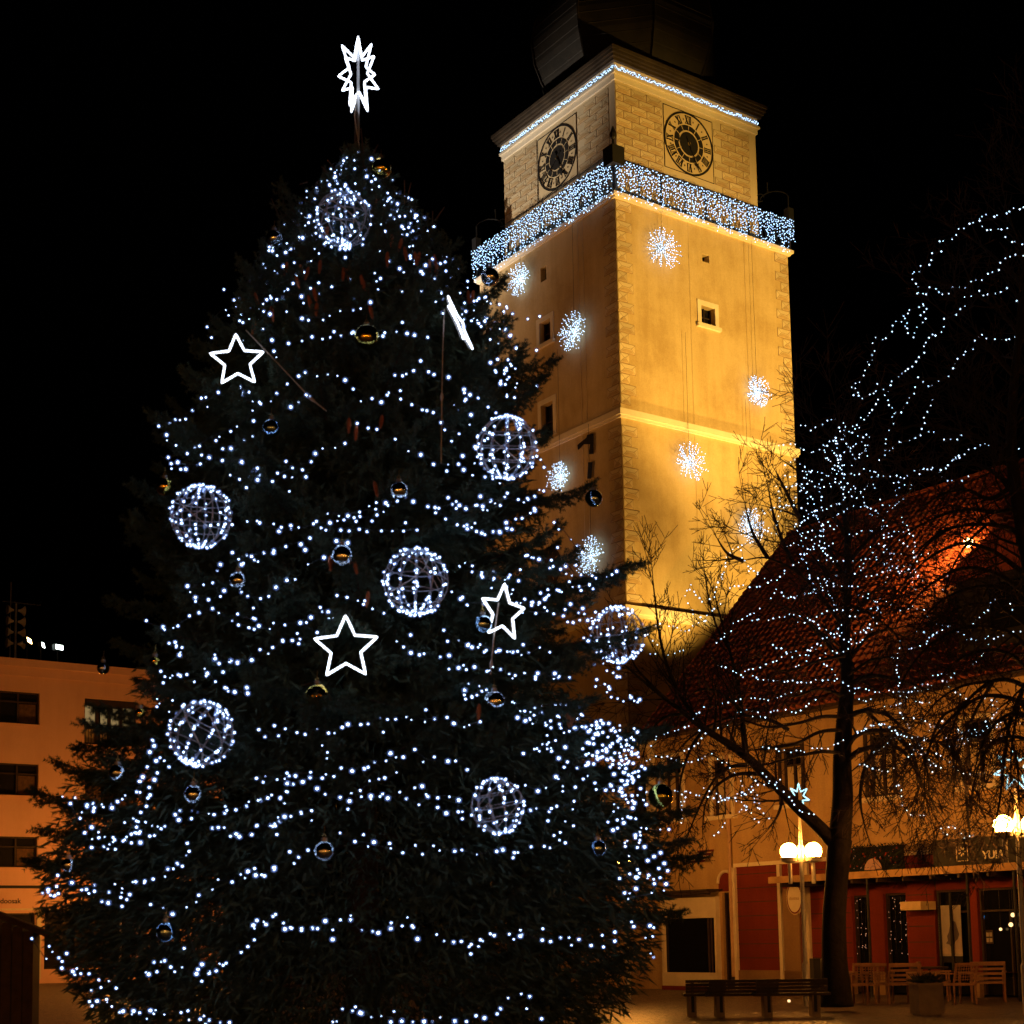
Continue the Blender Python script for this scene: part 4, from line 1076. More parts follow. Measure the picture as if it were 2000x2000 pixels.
for x in range(-32, 33, 4):
    for z_ in (4.0, 7.2): b.box((x, -.22, z_), (x + 1.1, -.19, z_ + 1.7))
b.build('window_pane', 'glass', rowh)
for x in range(-33, 34, 3):
    b = MB(); b.box((x - 1.0, .02, .6), (x + 1.0, .06, 2.9)); b.build('lit_shop_window', 'shopwin', rowh)

# ================================================================== TERRACE FURNITURE
def gpt(px, py):
    v = ray(px, py); return CAM + v * (-CAM.z / v.z)
def arm_chair(P, yaw, label, slatted=False, s=1.0):
    t = thing('terrace_chair', label, 'chair', P, yaw, 'café chairs on the terrace')
    w_, d_ = (.34, .30) if slatted else (.27, .27); hb = .86
    for x, y in ((-1, -1), (1, -1), (-1, 1), (1, 1)):
        b = MB(); b.tube([(x * w_, y * d_, 0), (x * w_, y * d_ * .95, .44 if y > 0 else .64)], .022, 6); b.build('leg', 'chairwood', t)
    b = MB(); b.box((-w_ - .02, -d_ - .02, .40), (w_ + .02, d_ + .02, .445)); b.build('seat', 'chairwood', t)
    for x in (-1, 1):
        b = MB(); b.obox((x * (w_ + .02), -.02, .655), Vector((.03, 0, 0)), Vector((0, d_ + .02, 0)), Vector((0, 0, .014))); b.build('armrest', 'chairwood', t)
        b = MB(); b.tube([(x * w_, d_ * .95, .44), (x * w_, d_ + .10, hb)], .022, 6); b.build('back_post', 'chairwood', t)
    if slatted:
        for i in range(4):
            z_ = .52 + i * .10; b = MB(); b.obox((0, d_ + .02 + .10 * (z_ - .44) / .42, z_), Vector((w_ - .02, 0, 0)), Vector((0, .010, 0)), Vector((0, 0, .027))); b.build('back_slat', 'chairwood', t)
    else:
        b = MB(); n = 9
        for i in range(n):
            x = -w_ + .03 + i * (2 * w_ - .06) / (n - 1); b.tube([(x, d_ + .02, .50), (x, d_ + .09, hb - .04)], .009, 4)
        for i in range(6):
            z_ = .53 + i * .055; b.tube([(-w_ + .02, d_ + .02 + .09 * (z_ - .5) / .36, z_), (w_ - .02, d_ + .02 + .09 * (z_ - .5) / .36, z_)], .008, 4)
        b.build('woven_back', 'chairwood', t)
    b = MB(); b.obox((0, d_ + .10, hb - .01), Vector((w_ + .02, 0, 0)), Vector((0, .018, 0)), Vector((0, 0, .028))); b.build('top_rail', 'chairwood', t)
    return t
for px, py, yaw, sl_, lab in ((1660, 1962, 1.9, False, 'woven café chair just right of the bare tree trunk'), (1690, 1961, -.35, False, 'woven café chair left of the slatted armchair, second from the trunk'),
                              (1716, 1960, 2.7, False, 'woven café chair half behind the slatted wooden armchair'), (1756, 1960, 3.3, True, 'slatted wooden armchair turned away, left of the pale planter'),
                              (1830, 1955, 1.2, False, 'woven café chair behind the dark round table'), (1871, 1962, 3.5, False, 'woven café chair right of the pale planter'), (1931, 1957, 2.9, True, 'slatted wooden armchair at the far right of the terrace')):
    arm_chair(gpt(px, py), yaw, lab, sl_)
P0 = gpt(1818, 1953)
t = thing('terrace_table', 'dark round café table behind the pale planter', 'table', P0, .3)
b = MB(); b.lathe([(.40, .70), (.42, .715), (.42, .735), (.40, .745)], 24); b.build('table_top', 'darkwood', t)
b = MB(); b.tube([(0, 0, 0.03), (0, 0, .70)], .035, 8); b.lathe([(.25, 0), (.25, .02), (.05, .05)], 14); b.build('pedestal', 'iron', t)
P0 = gpt(1811, 1983)
t = thing('planter_box', 'pale square planter with dark greenery in front of the café terrace', 'planter', P0, .12)
b = MB(); b.box((-.235, -.235, .03), (.235, .235, .56)); b.box((-.25, -.25, .56), (.25, .25, .60)); b.box((-.2, -.2, 0), (.2, .2, .03)); b.build('box', 'concrete', t)
b = MB()
for i in range(260):
    d = Vector((R.uniform(-1, 1), R.uniform(-1, 1), R.uniform(.0, 1.2))).normalized() * R.uniform(.08, .22); s_ = d.orthogonal().normalized() * .014
    p = Vector((R.uniform(-.2, .2), R.uniform(-.2, .2), .60 + R.uniform(0, .06))); b.poly([p - s_, p + d * .5 - s_ * 1.3, p + d, p + d * .5 + s_ * 1.3, p + s_])
b.build('greenery', 'leafdark', t)
# dark benches seen from behind
for px, wd, lab in ((1378, .42, 'dark wooden bench nearest the spruce, seen from behind'), (1452, .72, 'middle dark wooden bench on pale concrete feet, seen from behind'), (1545, .72, 'dark wooden bench beside the street lamp, seen from behind')):
    P0 = gpt(px, 1986); t = thing('bench', lab, 'bench', P0, -.04, 'dark benches in front of the houses')
    for s_ in (-1, 1):
        b = MB(); b.box((s_ * wd * .62 - .075, -.24, 0), (s_ * wd * .62 + .075, .24, .40)); b.build('foot', 'concrete', t)
    for i in range(4):
        b = MB(); b.box((-wd, -.26 + i * .135, .402), (wd, -.26 + i * .135 + .12, .455)); b.build('seat_slat', 'darkwood', t)
    for i in range(4):
        b = MB(); b.box((-wd * .92, -.285 - .01 * i, .46 + i * .065), (wd * .92, -.25 - .01 * i, .46 + i * .065 + .058)); b.build('back_slat', 'darkwood', t)
    for s_ in (-1, 1):
        b = MB(); b.box((s_ * wd * .6 - .03, -.249, .1), (s_ * wd * .6 + .03, -.23, .70)); b.build('back_bracket', 'iron', t)
P0 = gpt(1510, 1977); b = MB(); b.ball((0, 0, 0), .03, ICO); o = b.build('bollard_light', 'shoplight', None, at(1541, 1955, 28.5)); tag(o, 'tiny round warm light on the front of the dark bench by the lamp', 'light')
P0 = gpt(1600, 1950)
t = thing('litter_bin', 'dark slim litter bin between the street lamp and the tree trunk', 'bin', P0, .2)
b = MB(); b.box((-.16, -.12, .12), (.02, .12, .95)); b.tube([(-.07, 0, 0), (-.07, 0, .12)], .05, 8); b.build('body', 'black', t)
b = MB(); b.tube([(.12, 0, 0), (.12, 0, .82)], .05, 8); b.lathe([(.10, .82), (.11, .86), (.02, .95)], 10, (.12, 0, 0)); b.build('ash_post', 'metal', t)

# ================================================================== BARE TREES
def jit(a): return Vector((R.uniform(-a, a), R.uniform(-a, a), R.uniform(-a, a)))
def smooth_path(pts, rad, k=4):
    """Catmull-Rom through traced joints"""
    P_, R_ = [], []
    n = len(pts)
    for i in range(n - 1):
        p0, p1, p2, p3 = pts[max(i - 1, 0)], pts[i], pts[i + 1], pts[min(i + 2, n - 1)]
        for j in range(k):
            t_ = j / k; t2, t3 = t_ * t_, t_ ** 3
            P_.append(.5 * ((2 * p1) + (p2 - p0) * t_ + (2 * p0 - 5 * p1 + 4 * p2 - p3) * t2 + (3 * p1 - p0 - 3 * p2 + p3) * t3)); R_.append(rad[i] + (rad[i + 1] - rad[i]) * t_)
    P_.append(pts[-1]); R_.append(rad[-1]); return P_, R_
class BareTree:
    def __init__(s, base): s.base = base; s.limb = MB(); s.twig = MB(); s.nt = 0
    def add_limb(s, P_, R_, n=8): s.limb.tube([p - s.base for p in P_], R_, n)
    def shoot(s, p, d, L, r, depth, up=0.0, wob=.22, dens=1.0):
        """a recursive side shoot: bends, wobbles, forks"""
        n = max(3, int(L / .16)); pts = [p.copy()]; dirs = [d.copy()]; st = L / n
        for i in range(n):
            d = (d + jit(wob) * .6 + Vector((0, 0, up * .10))).normalized(); p = p + d * st; pts.append(p.copy()); dirs.append(d.copy())
        rr = [r * (1 - .75 * i / n) for i in range(n + 1)]
        q = [x - s.base for x in pts]
        if r > .016: s.limb.tube(q, rr, 6, cap=False)
        else: s.twig.tube(q, [max(x, .0062) for x in rr], 3, cap=False); s.nt += 1
        if depth > 0:
            m = max(2, int(L * (5.0 if depth == 1 else 3.6) * dens))
            for i in range(m):
                k = int(R.uniform(.22, 1.0) * n); k = min(k, n)
                dd = dirs[k]; side = dd.cross(jit(1)).normalized()
                nd = (dd * R.uniform(.5, .9) + side * R.uniform(.5, .95) + Vector((0, 0, up * .25))).normalized()
                s.shoot(pts[k], nd, L * R.uniform(.32, .62), max(rr[k] * R.uniform(.45, .65), .004), depth - 1, up, wob, dens)
def traced(pts, Y, wob=0.0, rs=None):
    """joints given where the photograph shows them, set back at distance Y (a number or one per joint)"""
    out = []
    for i, p in enumerate(pts):
        y = Y[i] if hasattr(Y, '__len__') else Y
        out.append(at(p[0], p[1], y))
    return out
def lin(a, b, n): return [a + (b - a) * i / (n - 1) for i in range(n)]
TB = at(1632, 1962, 31.0); TB.z = 0
ct = BareTree(TB)
def limb(T, pts, Y, r0, r1, n=8, side=1.2, depth=2, up=.4, start=.15, gap=.35, dens=1.35, r_side=None):
    gap *= .72
    J = traced(pts, Y); rad = lin(r0, r1, len(J)); P_, R_ = smooth_path(J, rad, 5)
    T.add_limb(P_, R_, n)
    acc = 0; tot = sum((b_ - a_).length for a_, b_ in zip(P_, P_[1:])); run = 0
    for i in range(1, len(P_)):
        seg = P_[i] - P_[i - 1]; run += seg.length; acc += seg.length
        if run / tot < start or acc < gap: continue
        acc = R.uniform(0, gap * .5); d = seg.normalized()
        sd = d.cross(jit(1)).normalized()
        nd = (d * R.uniform(.2, .8) + sd * .9 + Vector((0, 0, up * .5))).normalized()
        T.shoot(P_[i], nd, side * R.uniform(.5, 1.1), min(R_[i] * .45, r_side or .03), depth, up, dens=dens)
    T.shoot(P_[-1], (P_[-1] - P_[-3]).normalized(), side, R_[-1] * .9, depth, up, dens=dens)
# trunk and main stem
J = traced([(1634, 1966), (1630, 1880), (1629, 1800), (1634, 1720), (1640, 1640)], 31); TR = smooth_path(J, [.34, .255, .235, .225, .25], 5); ct.add_limb(*TR, 14)
limb(ct, [(1640, 1640), (1646, 1560), (1645, 1480), (1650, 1400), (1655, 1330), (1650, 1250), (1655, 1150), (1655, 1050), (1645, 950), (1640, 860)], 31, .235, .02, 12, side=1.9, depth=2, up=.35, start=.42, gap=.22, r_side=.028)
# the big left limb and what it carries
limb(ct, [(1632, 1650), (1600, 1615), (1560, 1578), (1531, 1549), (1494, 1513), (1458, 1478), (1417, 1449), (1376, 1424), (1340, 1395), (1300, 1365), (1262, 1335)], [31, 31, 30.9, 30.8, 30.6, 30.4, 30.2, 30, 29.8, 29.6, 29.4], .15, .03, 10, side=1.5, depth=2, up=.3, start=.25, gap=.3)
limb(ct, [(1458, 1478), (1452, 1430), (1448, 1385), (1440, 1330), (1425, 1270), (1400, 1180)], [30.4, 30.6, 30.8, 31, 31.2, 31.4], .07, .018, side=1.2, up=.9, depth=2, gap=.28)
limb(ct, [(1376, 1424), (1330, 1360), (1300, 1290), (1285, 1220), (1275, 1130)], [30, 29.9, 29.8, 29.7, 29.6], .055, .012, side=1.1, up=1.0, depth=2, gap=.2)
limb(ct, [(1300, 1365), (1265, 1330), (1240, 1300), (1225, 1260)], [29.6, 29.5, 29.4, 29.4], .035, .012, side=.9, up=.7, depth=2, gap=.2)
limb(ct, [(1425, 1270), (1400, 1225), (1385, 1170), (1375, 1110)], [31.2, 31.2, 31.2, 31.2], .03, .010, side=.8, up=1.0, depth=2, gap=.2)
# left arcs in front of the plaster
for pts in ([(1645, 1472), (1610, 1468), (1560, 1476), (1510, 1490), (1460, 1500)], [(1648, 1425), (1600, 1430), (1555, 1452), (1500, 1462), (1455, 1466)], [(1650, 1400), (1605, 1400), (1560, 1412), (1500, 1420), (1440, 1405), (1400, 1420)],
            [(1540, 1425), (1500, 1405), (1450, 1398), (1400, 1410), (1350, 1440), (1320, 1470)], [(1494, 1513), (1440, 1512), (1400, 1535), (1378, 1570), (1372, 1620)], [(1458, 1495), (1420, 1500), (1390, 1530), (1360, 1590), (1340, 1640)], [(1531, 1549), (1520, 1590), (1500, 1620)]):
    limb(ct, pts, lin(30.9, 30.2, len(pts)), .045, .010, side=.85, depth=2, up=-.45, start=.15, gap=.2)
# right arcs
for pts in ([(1650, 1470), (1668, 1440), (1700, 1427), (1745, 1430), (1790, 1442), (1840, 1450), (1880, 1445)], [(1650, 1490), (1675, 1468), (1715, 1458), (1760, 1465), (1785, 1500), (1800, 1540)], [(1652, 1400), (1690, 1388), (1730, 1395), (1765, 1425), (1800, 1470)],
            [(1655, 1340), (1700, 1320), (1760, 1330), (1820, 1350)], [(1745, 1430), (1780, 1470), (1800, 1530), (1830, 1580)], [(1840, 1450), (1870, 1480), (1885, 1530), (1890, 1590), (1895, 1640)], [(1715, 1458), (1690, 1500), (1680, 1560), (1690, 1620)]):
    limb(ct, pts, lin(30.9, 30.0, len(pts)), .065, .012, side=1.0, depth=2, up=-.45, start=.15, gap=.2)
# upper crown
for pts in ([(1650, 1300), (1600, 1240), (1560, 1200), (1520, 1180)], [(1652, 1230), (1600, 1160), (1560, 1120), (1500, 1090), (1450, 1095)], [(1655, 1140), (1610, 1060), (1560, 1010), (1500, 990)], [(1655, 1050), (1610, 980), (1570, 930), (1530, 900)], [(1650, 960), (1690, 900), (1740, 900), (1780, 930)],
            [(1655, 1100), (1710, 1040), (1750, 1020), (1770, 1060)], [(1652, 1220), (1700, 1160), (1740, 1150), (1780, 1170)], [(1650, 1300), (1700, 1240), (1760, 1225)], [(1645, 900), (1620, 850), (1600, 830)], [(1560, 1120), (1530, 1060), (1510, 1000), (1500, 950)], [(1500, 1090), (1470, 1040), (1455, 985)], [(1450, 1095), (1420, 1080), (1400, 1050)], [(1560, 1010), (1530, 950), (1515, 920)]):
    limb(ct, pts, lin(31, 31 + R.uniform(-1.2, 1.2), len(pts)), .05, .010, side=1.0, depth=2, up=.35, start=.15, gap=.24)
# the tall tree at the right edge; its trunk stands just outside the frame
RB = at(2085, 1960, 27.0); RB.z = 0
rt_ = BareTree(RB)
J = traced([(2085, 1975), (2078, 1700), (2070, 1400)], 27); rt_.add_limb(*smooth_path(J, [.32, .24, .2], 5), 12)
limb(rt_, [(2070, 1400), (2040, 1240), (2010, 1100), (1985, 960), (1975, 860), (1985, 700), (2010, 520), (2030, 380)], 27, .18, .03, 10, side=1.9, depth=2, up=.5, start=.2, gap=.35)
for pts, r_, u_ in (([(1990, 1060), (1981, 1036), (1928, 1024), (1860, 1030), (1819, 1052), (1779, 1092)], .055, -.1), ([(1975, 950), (1934, 974), (1885, 956), (1835, 968), (1790, 1000)], .05, 0), ([(2000, 1120), (1940, 1077), (1885, 1061), (1841, 1074), (1804, 1098), (1773, 1130)], .05, -.2), ([(2040, 1250), (1960, 1190), (1900, 1180), (1850, 1200)], .05, -.1),
                    ([(1975, 900), (1940, 880), (1930, 820), (1900, 760)], .04, .5), ([(1985, 740), (1930, 680), (1880, 640), (1830, 600)], .045, .4), ([(1990, 650), (1930, 590), (1860, 560), (1800, 545)], .04, .3), ([(2000, 560), (1940, 500), (1890, 460), (1850, 440)], .035, .5), ([(1985, 820), (1900, 760), (1820, 740), (1740, 760), (1690, 790)], .05, .1), ([(1990, 900), (1900, 850), (1800, 830), (1720, 850)], .05, 0),
                    ([(2060, 1400), (2000, 1340), (1940, 1330), (1880, 1380), (1850, 1450)], .06, -.4), ([(2065, 1450), (2010, 1400), (1960, 1400), (1920, 1450), (1900, 1520)], .05, -.5), ([(2060, 1380), (1990, 1290), (1930, 1270), (1870, 1290), (1830, 1330)], .05, -.2), ([(2000, 1340), (1970, 1420), (1960, 1500), (1950, 1580), (1935, 1640)], .04, -.5), ([(1940, 1330), (1900, 1400), (1870, 1480), (1862, 1560)], .035, -.5), ([(1960, 1400), (1985, 1480), (1990, 1550)], .03, -.5)):
    limb(rt_, pts, lin(27, 27 + R.uniform(-1.0, 1.5), len(pts)), r_, .010, side=1.05, depth=2, up=u_, start=.15, gap=.2)
for pts, r_, u_ in (([(2010, 1010), (1950, 930), (1890, 905), (1820, 925), (1770, 965)], .05, -.1), ([(1995, 990), (1945, 1000), (1890, 995), (1830, 1010), (1760, 1050), (1710, 1100)], .045, -.2), ([(2005, 1160), (1945, 1120), (1880, 1110), (1820, 1140), (1770, 1190), (1745, 1230)], .05, -.3), ([(2030, 1200), (1960, 1150), (1890, 1150), (1830, 1180), (1790, 1230)], .05, -.3),
                    ([(1928, 1024), (1890, 1060), (1860, 1110), (1845, 1160)], .03, -.3), ([(1860, 1030), (1815, 1060), (1780, 1110), (1760, 1160)], .03, -.3), ([(2050, 1330), (1980, 1240), (1900, 1225), (1830, 1250), (1780, 1300), (1755, 1350)], .05, -.4), ([(2060, 1420), (1990, 1370), (1920, 1360), (1860, 1400), (1820, 1450), (1795, 1510)], .05, -.5), ([(2060, 1470), (1990, 1440), (1940, 1450), (1910, 1500), (1895, 1570)], .04, -.5), ([(1940, 1330), (1880, 1340), (1830, 1370), (1790, 1420)], .03, -.5),
                    ([(2000, 1340), (1985, 1400), (1975, 1470), (1975, 1540)], .03, -.5), ([(1880, 1380), (1840, 1400), (1815, 1460), (1805, 1530), (1815, 1590)], .03, -.5)):
    limb(rt_, pts, lin(27, 27 + R.uniform(-.8, 1.8), len(pts)), r_, .010, side=1.15, depth=2, up=u_, start=.1, gap=.2, dens=1.6)
for pts in ([(1655, 1320), (1700, 1290), (1750, 1285), (1790, 1310)], [(1650, 1360), (1600, 1345), (1550, 1360), (1490, 1350)], [(1650, 1280), (1600, 1290), (1540, 1310), (1480, 1300)], [(1655, 1180), (1700, 1200), (1750, 1240), (1770, 1290)], [(1655, 1120), (1610, 1120), (1570, 1150), (1540, 1200)], [(1340, 1395), (1300, 1400), (1270, 1430), (1255, 1480)], [(1376, 1424), (1350, 1460), (1330, 1520), (1325, 1580)], [(1448, 1385), (1400, 1350), (1360, 1350), (1330, 1380)], [(1690, 1388), (1720, 1420), (1725, 1480), (1715, 1540)], [(1790, 1442), (1810, 1500), (1815, 1560)]):
    limb(ct, pts, lin(30.8, 30.2, len(pts)), .04, .010, side=1.0, depth=2, up=-.35, start=.1, gap=.2, dens=1.5)
t = thing('bare_tree', 'bare branching tree with thick trunk beside the twin-globe lamp, hung with light strings', 'tree', TB)
ct.limb.build('trunk', 'bark', t, smooth=True); ct.twig.build('crown', 'twig', t)
t = thing('bare_tree', 'tall bare tree at the right edge whose arching twigs show against the lit tiles', 'tree', RB)
rt_.limb.build('trunk', 'bark', t, smooth=True); rt_.twig.build('crown', 'twig', t)

# ------------------------------------------------------------------ strings of lights in the bare trees
def Zs(ox, oy, k, s):
    """'x,y x,y | x,y ...' read in an enlarged view -> runs of joints"""
    runs = []
    for part in s.split('|'):
        runs.append([(ox + k * float(a.split(',')[0]), oy + k * float(a.split(',')[1])) for a in part.split()])
    return runs
def tree_string(label, runs, Y, r=.0145, stp=10.5, group='strings of white lights in the bare trees', dj=.35):
    J0 = at(*runs[0][0], Y); t = thing('light_string', label, 'light string', J0, 0, group)
    wi, bl = MB(), MB()
    for run in runs:
        y = Y + R.uniform(-.6, .6); P_ = []
        for p in run: P_.append(at(p[0], p[1], y) - J0); y += R.uniform(-dj, dj) * .5
        if len(P_) > 1: wi.tube(P_, .005, 3, cap=False)
        for i in range(len(run) - 1):
            a, c = Vector(run[i]), Vector(run[i + 1]); L = (c - a).length; n = max(1, round(L / stp))
            for j in range(n):
                q = P_[i] + (P_[i + 1] - P_[i]) * ((j + R.uniform(-.25, .25)) / n)
                bl.ball(q + jit(.022), r * R.uniform(.65, 1.35), OCT)
        bl.ball(P_[-1], r, OCT)
    if wi.v: wi.build('cable', 'wire', t, kind='stuff')
    bl.build('light_bulb', 'bulb_small', t, kind='stuff')
A = lambda s: Zs(1450, 350, .2847, s)
B = lambda s: Zs(1400, 850, .3106, s)
C3 = lambda s: Zs(1200, 1400, .414, s)
D2 = lambda s: Zs(900, 600, .3623, s)
tree_string('top string of lights outlining the upper crown at the right edge', A('1932,200 1865,200 1800,235 1715,248 1665,240 1620,280 1560,302 1540,333 1487,338 1463,380 1428,412 1385,413 1355,440 1350,495 1305,510 1300,547 1273,590 1228,592 1222,630 1175,632 1165,687 1207,743 1207,780|1620,280 1640,322 1672,348 1745,345 1790,342 1820,352 1805,405 1845,437 1880,437 1920,447'), 27)
tree_string('light string swinging right from the small knot of lights high in the right tree', A('1207,780 1265,795 1283,745 1325,753 1340,773 1380,783 1418,776 1453,747 1540,732 1607,688 1643,690 1670,657 1715,645 1755,624 1765,572 1800,541 1880,522 1925,525|1243,868 1263,888 1245,918 1217,930 1253,957 1243,980 1208,1017 1188,1043 1167,1078 1145,1053 1130,1027 1118,1010 1135,987 1115,957 1100,937 1128,921 1160,895 1210,878 1243,868'), 27)
tree_string('light string running down the left outline of the right tree', A('1090,978 1055,977 1020,1042 988,1085 965,1097 918,1098 903,1138 912,1180 890,1207 886,1236 856,1255 868,1280 848,1310 823,1358 803,1390 770,1393 745,1435 773,1443 797,1467 770,1475 822,1497 860,1488 900,1470 912,1447 930,1408 962,1453 975,1487 1008,1510 1010,1547 1030,1567 1050,1600'), 27.5)
tree_string('long light string falling diagonally through the middle of the right tree', A('1930,825 1882,827 1860,778 1823,753 1777,775 1693,795 1653,803 1617,776 1577,798 1532,813 1523,865 1490,900 1460,928 1420,948 1386,970 1392,1017 1372,1040 1330,1066 1307,1070 1263,1118 1240,1143 1237,1193 1210,1226 1167,1278 1090,1330 1030,1385 1018,1415 1000,1453'), 27)
tree_string('light string dipping to a low loop and down to the top of the middle tree', A('1908,1095 1868,1090 1773,1100 1693,1090 1650,1065 1600,1110 1577,1158 1508,1205 1485,1228 1460,1270 1438,1308 1415,1357 1395,1388 1345,1385 1310,1420 1277,1417 1245,1400 1205,1377 1200,1350 1190,1425 1175,1467 1152,1495 1130,1533 1110,1570 1092,1612 1050,1600 1028,1635 1033,1677 1013,1710 993,1780 982,1815 978,1862'), 27.5)
tree_string('light string with the dense cluster at the very top of the middle bare tree', A('940,1490 918,1547 893,1583 875,1603 837,1647 810,1640 788,1680 760,1697 710,1715 670,1730 655,1720 637,1770 690,1785 715,1810 735,1843 760,1830 790,1815 855,1752 865,1773 845,1850 828,1875 803,1897 775,1920|555,1835 560,1867 565,1910 590,1925|650,1850 670,1890 660,1925|705,1868 740,1840|630,1790 650,1810 700,1760'), 30)
tree_string('short light string lying level in the dark below the right tree crown', A('1908,1835 1880,1855 1835,1828 1788,1830 1750,1857 1665,1818 1603,1837 1555,1858 1495,1900 1440,1932|1270,1737 1313,1735|1397,1780 1435,1778 1467,1785 1503,1755') + B('1440,205 1395,210 1350,205 1300,215 1275,245|1530,135 1485,160 1440,205'), 27)
tree_string('light string crossing left over the night sky from the middle tree to the tower edge', B('550,195 545,230 600,225 660,240 710,245 740,190 800,190 850,190|500,300 535,325 605,297 640,305 690,262 740,215 790,240 820,300 855,320 905,362 935,330 965,270 1045,258 1120,258 1155,265|530,350 555,355 570,395 572,430|700,60 680,100 690,140 740,190|770,130 780,160 790,190|830,75 870,150 900,130 930,100'), 31)
tree_string('light string with thick knots hanging at the right of the middle tree top', B('830,345 870,360 905,365 930,410 945,465 950,490 1015,513 1045,485 1080,480 1130,418 1120,345 1180,317 1225,315 1200,370 1155,420 1115,440 1050,440 1027,405|790,330 785,300 795,370|980,300 985,330 945,320|1000,240 1015,250'), 31)
tree_string('light string sloping from the tower edge up to the middle tree', B('500,555 555,540 605,512 630,470 695,462 745,435 775,425 815,390 880,395|540,608 600,600|520,630 600,655 650,625 710,570 735,590 770,545 765,495|470,670 505,690 440,700'), 31)
tree_string('bright light string climbing along the ridge of the red roof', B('300,895 320,925 375,910 420,880 440,850 480,820 515,797 565,750 610,712 650,715 700,695 730,680|80,955 165,945 210,953 280,943 320,925|565,750 610,770 645,787 690,793 735,798 790,793 820,795 905,788 965,770 1025,775 1085,745 1160,745|830,615 860,630 880,620|920,600 960,610 1010,585 1070,570|970,700 1010,690 1060,690 1100,745'), 30.5)
tree_string('light string draped across the lower left of the red roof', B('105,1180 155,1155 210,1130 270,1090|215,1172 270,1160 320,1162 350,1160 430,1140 480,1125 530,1133 565,1142 610,1170 635,1197 655,1212 735,1248 800,1285|0,1310 25,1290 60,1247 90,1232'), 30.5)
tree_string('light string along the eaves, lowest on the red roof', B('0,1440 55,1465 100,1480 180,1515 215,1513 240,1518 270,1540 330,1545 355,1548 385,1550 475,1548 530,1560 560,1558 625,1540 705,1535 740,1545|170,1480 230,1465 280,1460 320,1440 350,1435 400,1400 440,1370 500,1357|0,1690 80,1680 150,1660|220,1650 270,1662 330,1660 380,1650 440,1630 530,1610'), 30.3)
tree_string('light string wound in the middle of the tree over the dark tiles', B('655,935 665,955 700,950 760,940 830,915 870,870 920,835|700,1003 725,1030 750,1080 790,1105 825,1140 870,1140|560,1005 610,985 625,995|410,990 425,1010 490,1025|370,965 340,1025|885,1010 950,1025|1065,965 1070,890 1085,830 1130,850 1190,870 1225,820 1250,790 1240,700 1235,640 1180,575 1170,520 1195,550 1185,605 1115,605 1080,640|1050,820 1100,780 1180,800 1260,760 1330,745'), 30.8)
tree_string('light string curling down the main stem of the middle tree', B('680,1375 720,1360 755,1375 795,1362 830,1355 845,1315 900,1300 920,1275 940,1240 980,1225 960,1210 925,1220 1000,1180 985,1135 1000,1090 1010,1050|655,1410 680,1440 730,1470 750,1530 790,1560 830,1580 890,1590|820,1600 860,1630 890,1665 940,1675 970,1660|720,1250 790,1240 830,1300|910,1590 960,1600 1020,1615'), 30.6)
tree_string('light string hanging straight down right of the middle trunk', B('1150,1290 1145,1370 1135,1410 1130,1450 1140,1500 1145,1555 1135,1605 1155,1680 1160,1730 1170,1770 1195,1810 1210,1840|1100,1390 1110,1400|1150,1700 1150,1745 1165,1760|1090,1605 1150,1615 1210,1610 1270,1605 1330,1598|1240,1670 1300,1675 1335,1680'), 30)
tree_string('light string swung under the dark dormer to the right edge', B('1200,1345 1255,1330 1310,1310 1345,1270 1390,1245 1450,1207 1460,1235 1495,1237 1550,1250 1565,1285 1610,1288 1645,1290 1710,1270 1750,1280 1830,1245 1910,1235|1265,1240 1300,1245 1330,1275 1355,1265|1715,1315 1690,1355 1655,1395 1610,1440|1610,1180 1660,1145 1715,1080 1750,1035|1860,1095 1845,1060|1360,1515 1420,1505 1490,1500 1450,1550 1420,1545|1460,1580 1495,1610 1530,1630'), 28)
tree_string('light string bunched at the lower right in the drooping twigs', B('1560,1660 1580,1680 1610,1680 1650,1670 1690,1655 1735,1665 1775,1645 1740,1700 1770,1720 1760,1740 1720,1780 1690,1800|890,1865 940,1840 975,1822 1040,1815 1080,1840 1130,1865 1160,1885|1250,1785 1290,1790 1370,1825 1400,1840 1440,1840 1490,1840 1550,1880|1900,1810 1850,1780 1810,1790 1780,1830 1730,1845'), 28.5)
tree_string('light string low over the ochre front between trunk and spruce', C3('160,210 190,185 240,190 320,215 390,205 430,185 460,175|330,355 440,380 520,388 570,370 630,350 660,300 645,285|670,365 690,440 730,480|700,140 760,155 830,165 900,160 960,145 1010,145 1060,120 1080,110|315,370 320,440 315,500|260,350 330,350 330,400|585,455 620,420 620,440|430,85 400,120 330,160|520,500 470,560'), 30)
tree_string('light string drooping right of the middle trunk past the arched window', C3('1150,75 1210,40 1260,35 1300,50 1340,80 1430,110 1450,150 1500,220 1540,240|1155,225 1200,235 1240,250 1290,258|1345,320 1355,400 1370,440 1390,465 1460,465|1540,530 1600,510 1650,575 1690,560|1590,140 1650,130 1710,95 1780,40 1850,15|1400,130 1430,170 1470,180 1500,260|1520,180 1560,200 1640,265 1680,270 1745,265|1335,330 1350,350|1550,550 1570,555|1600,40 1640,70 1700,60'), 29)
tree_string('light string in the upright twigs before the golden side of the tower', D2('1800,915 1745,910 1700,965 1720,1020 1720,1100 1705,1180 1660,1190|1600,1085 1640,1105 1690,1080|1415,1465 1420,1400 1440,1345 1470,1305 1510,1280 1560,1270|1600,1220 1650,1210 1700,1220|1515,1310 1520,1350 1560,1420 1600,1430|1560,1400 1600,1440'), 31)
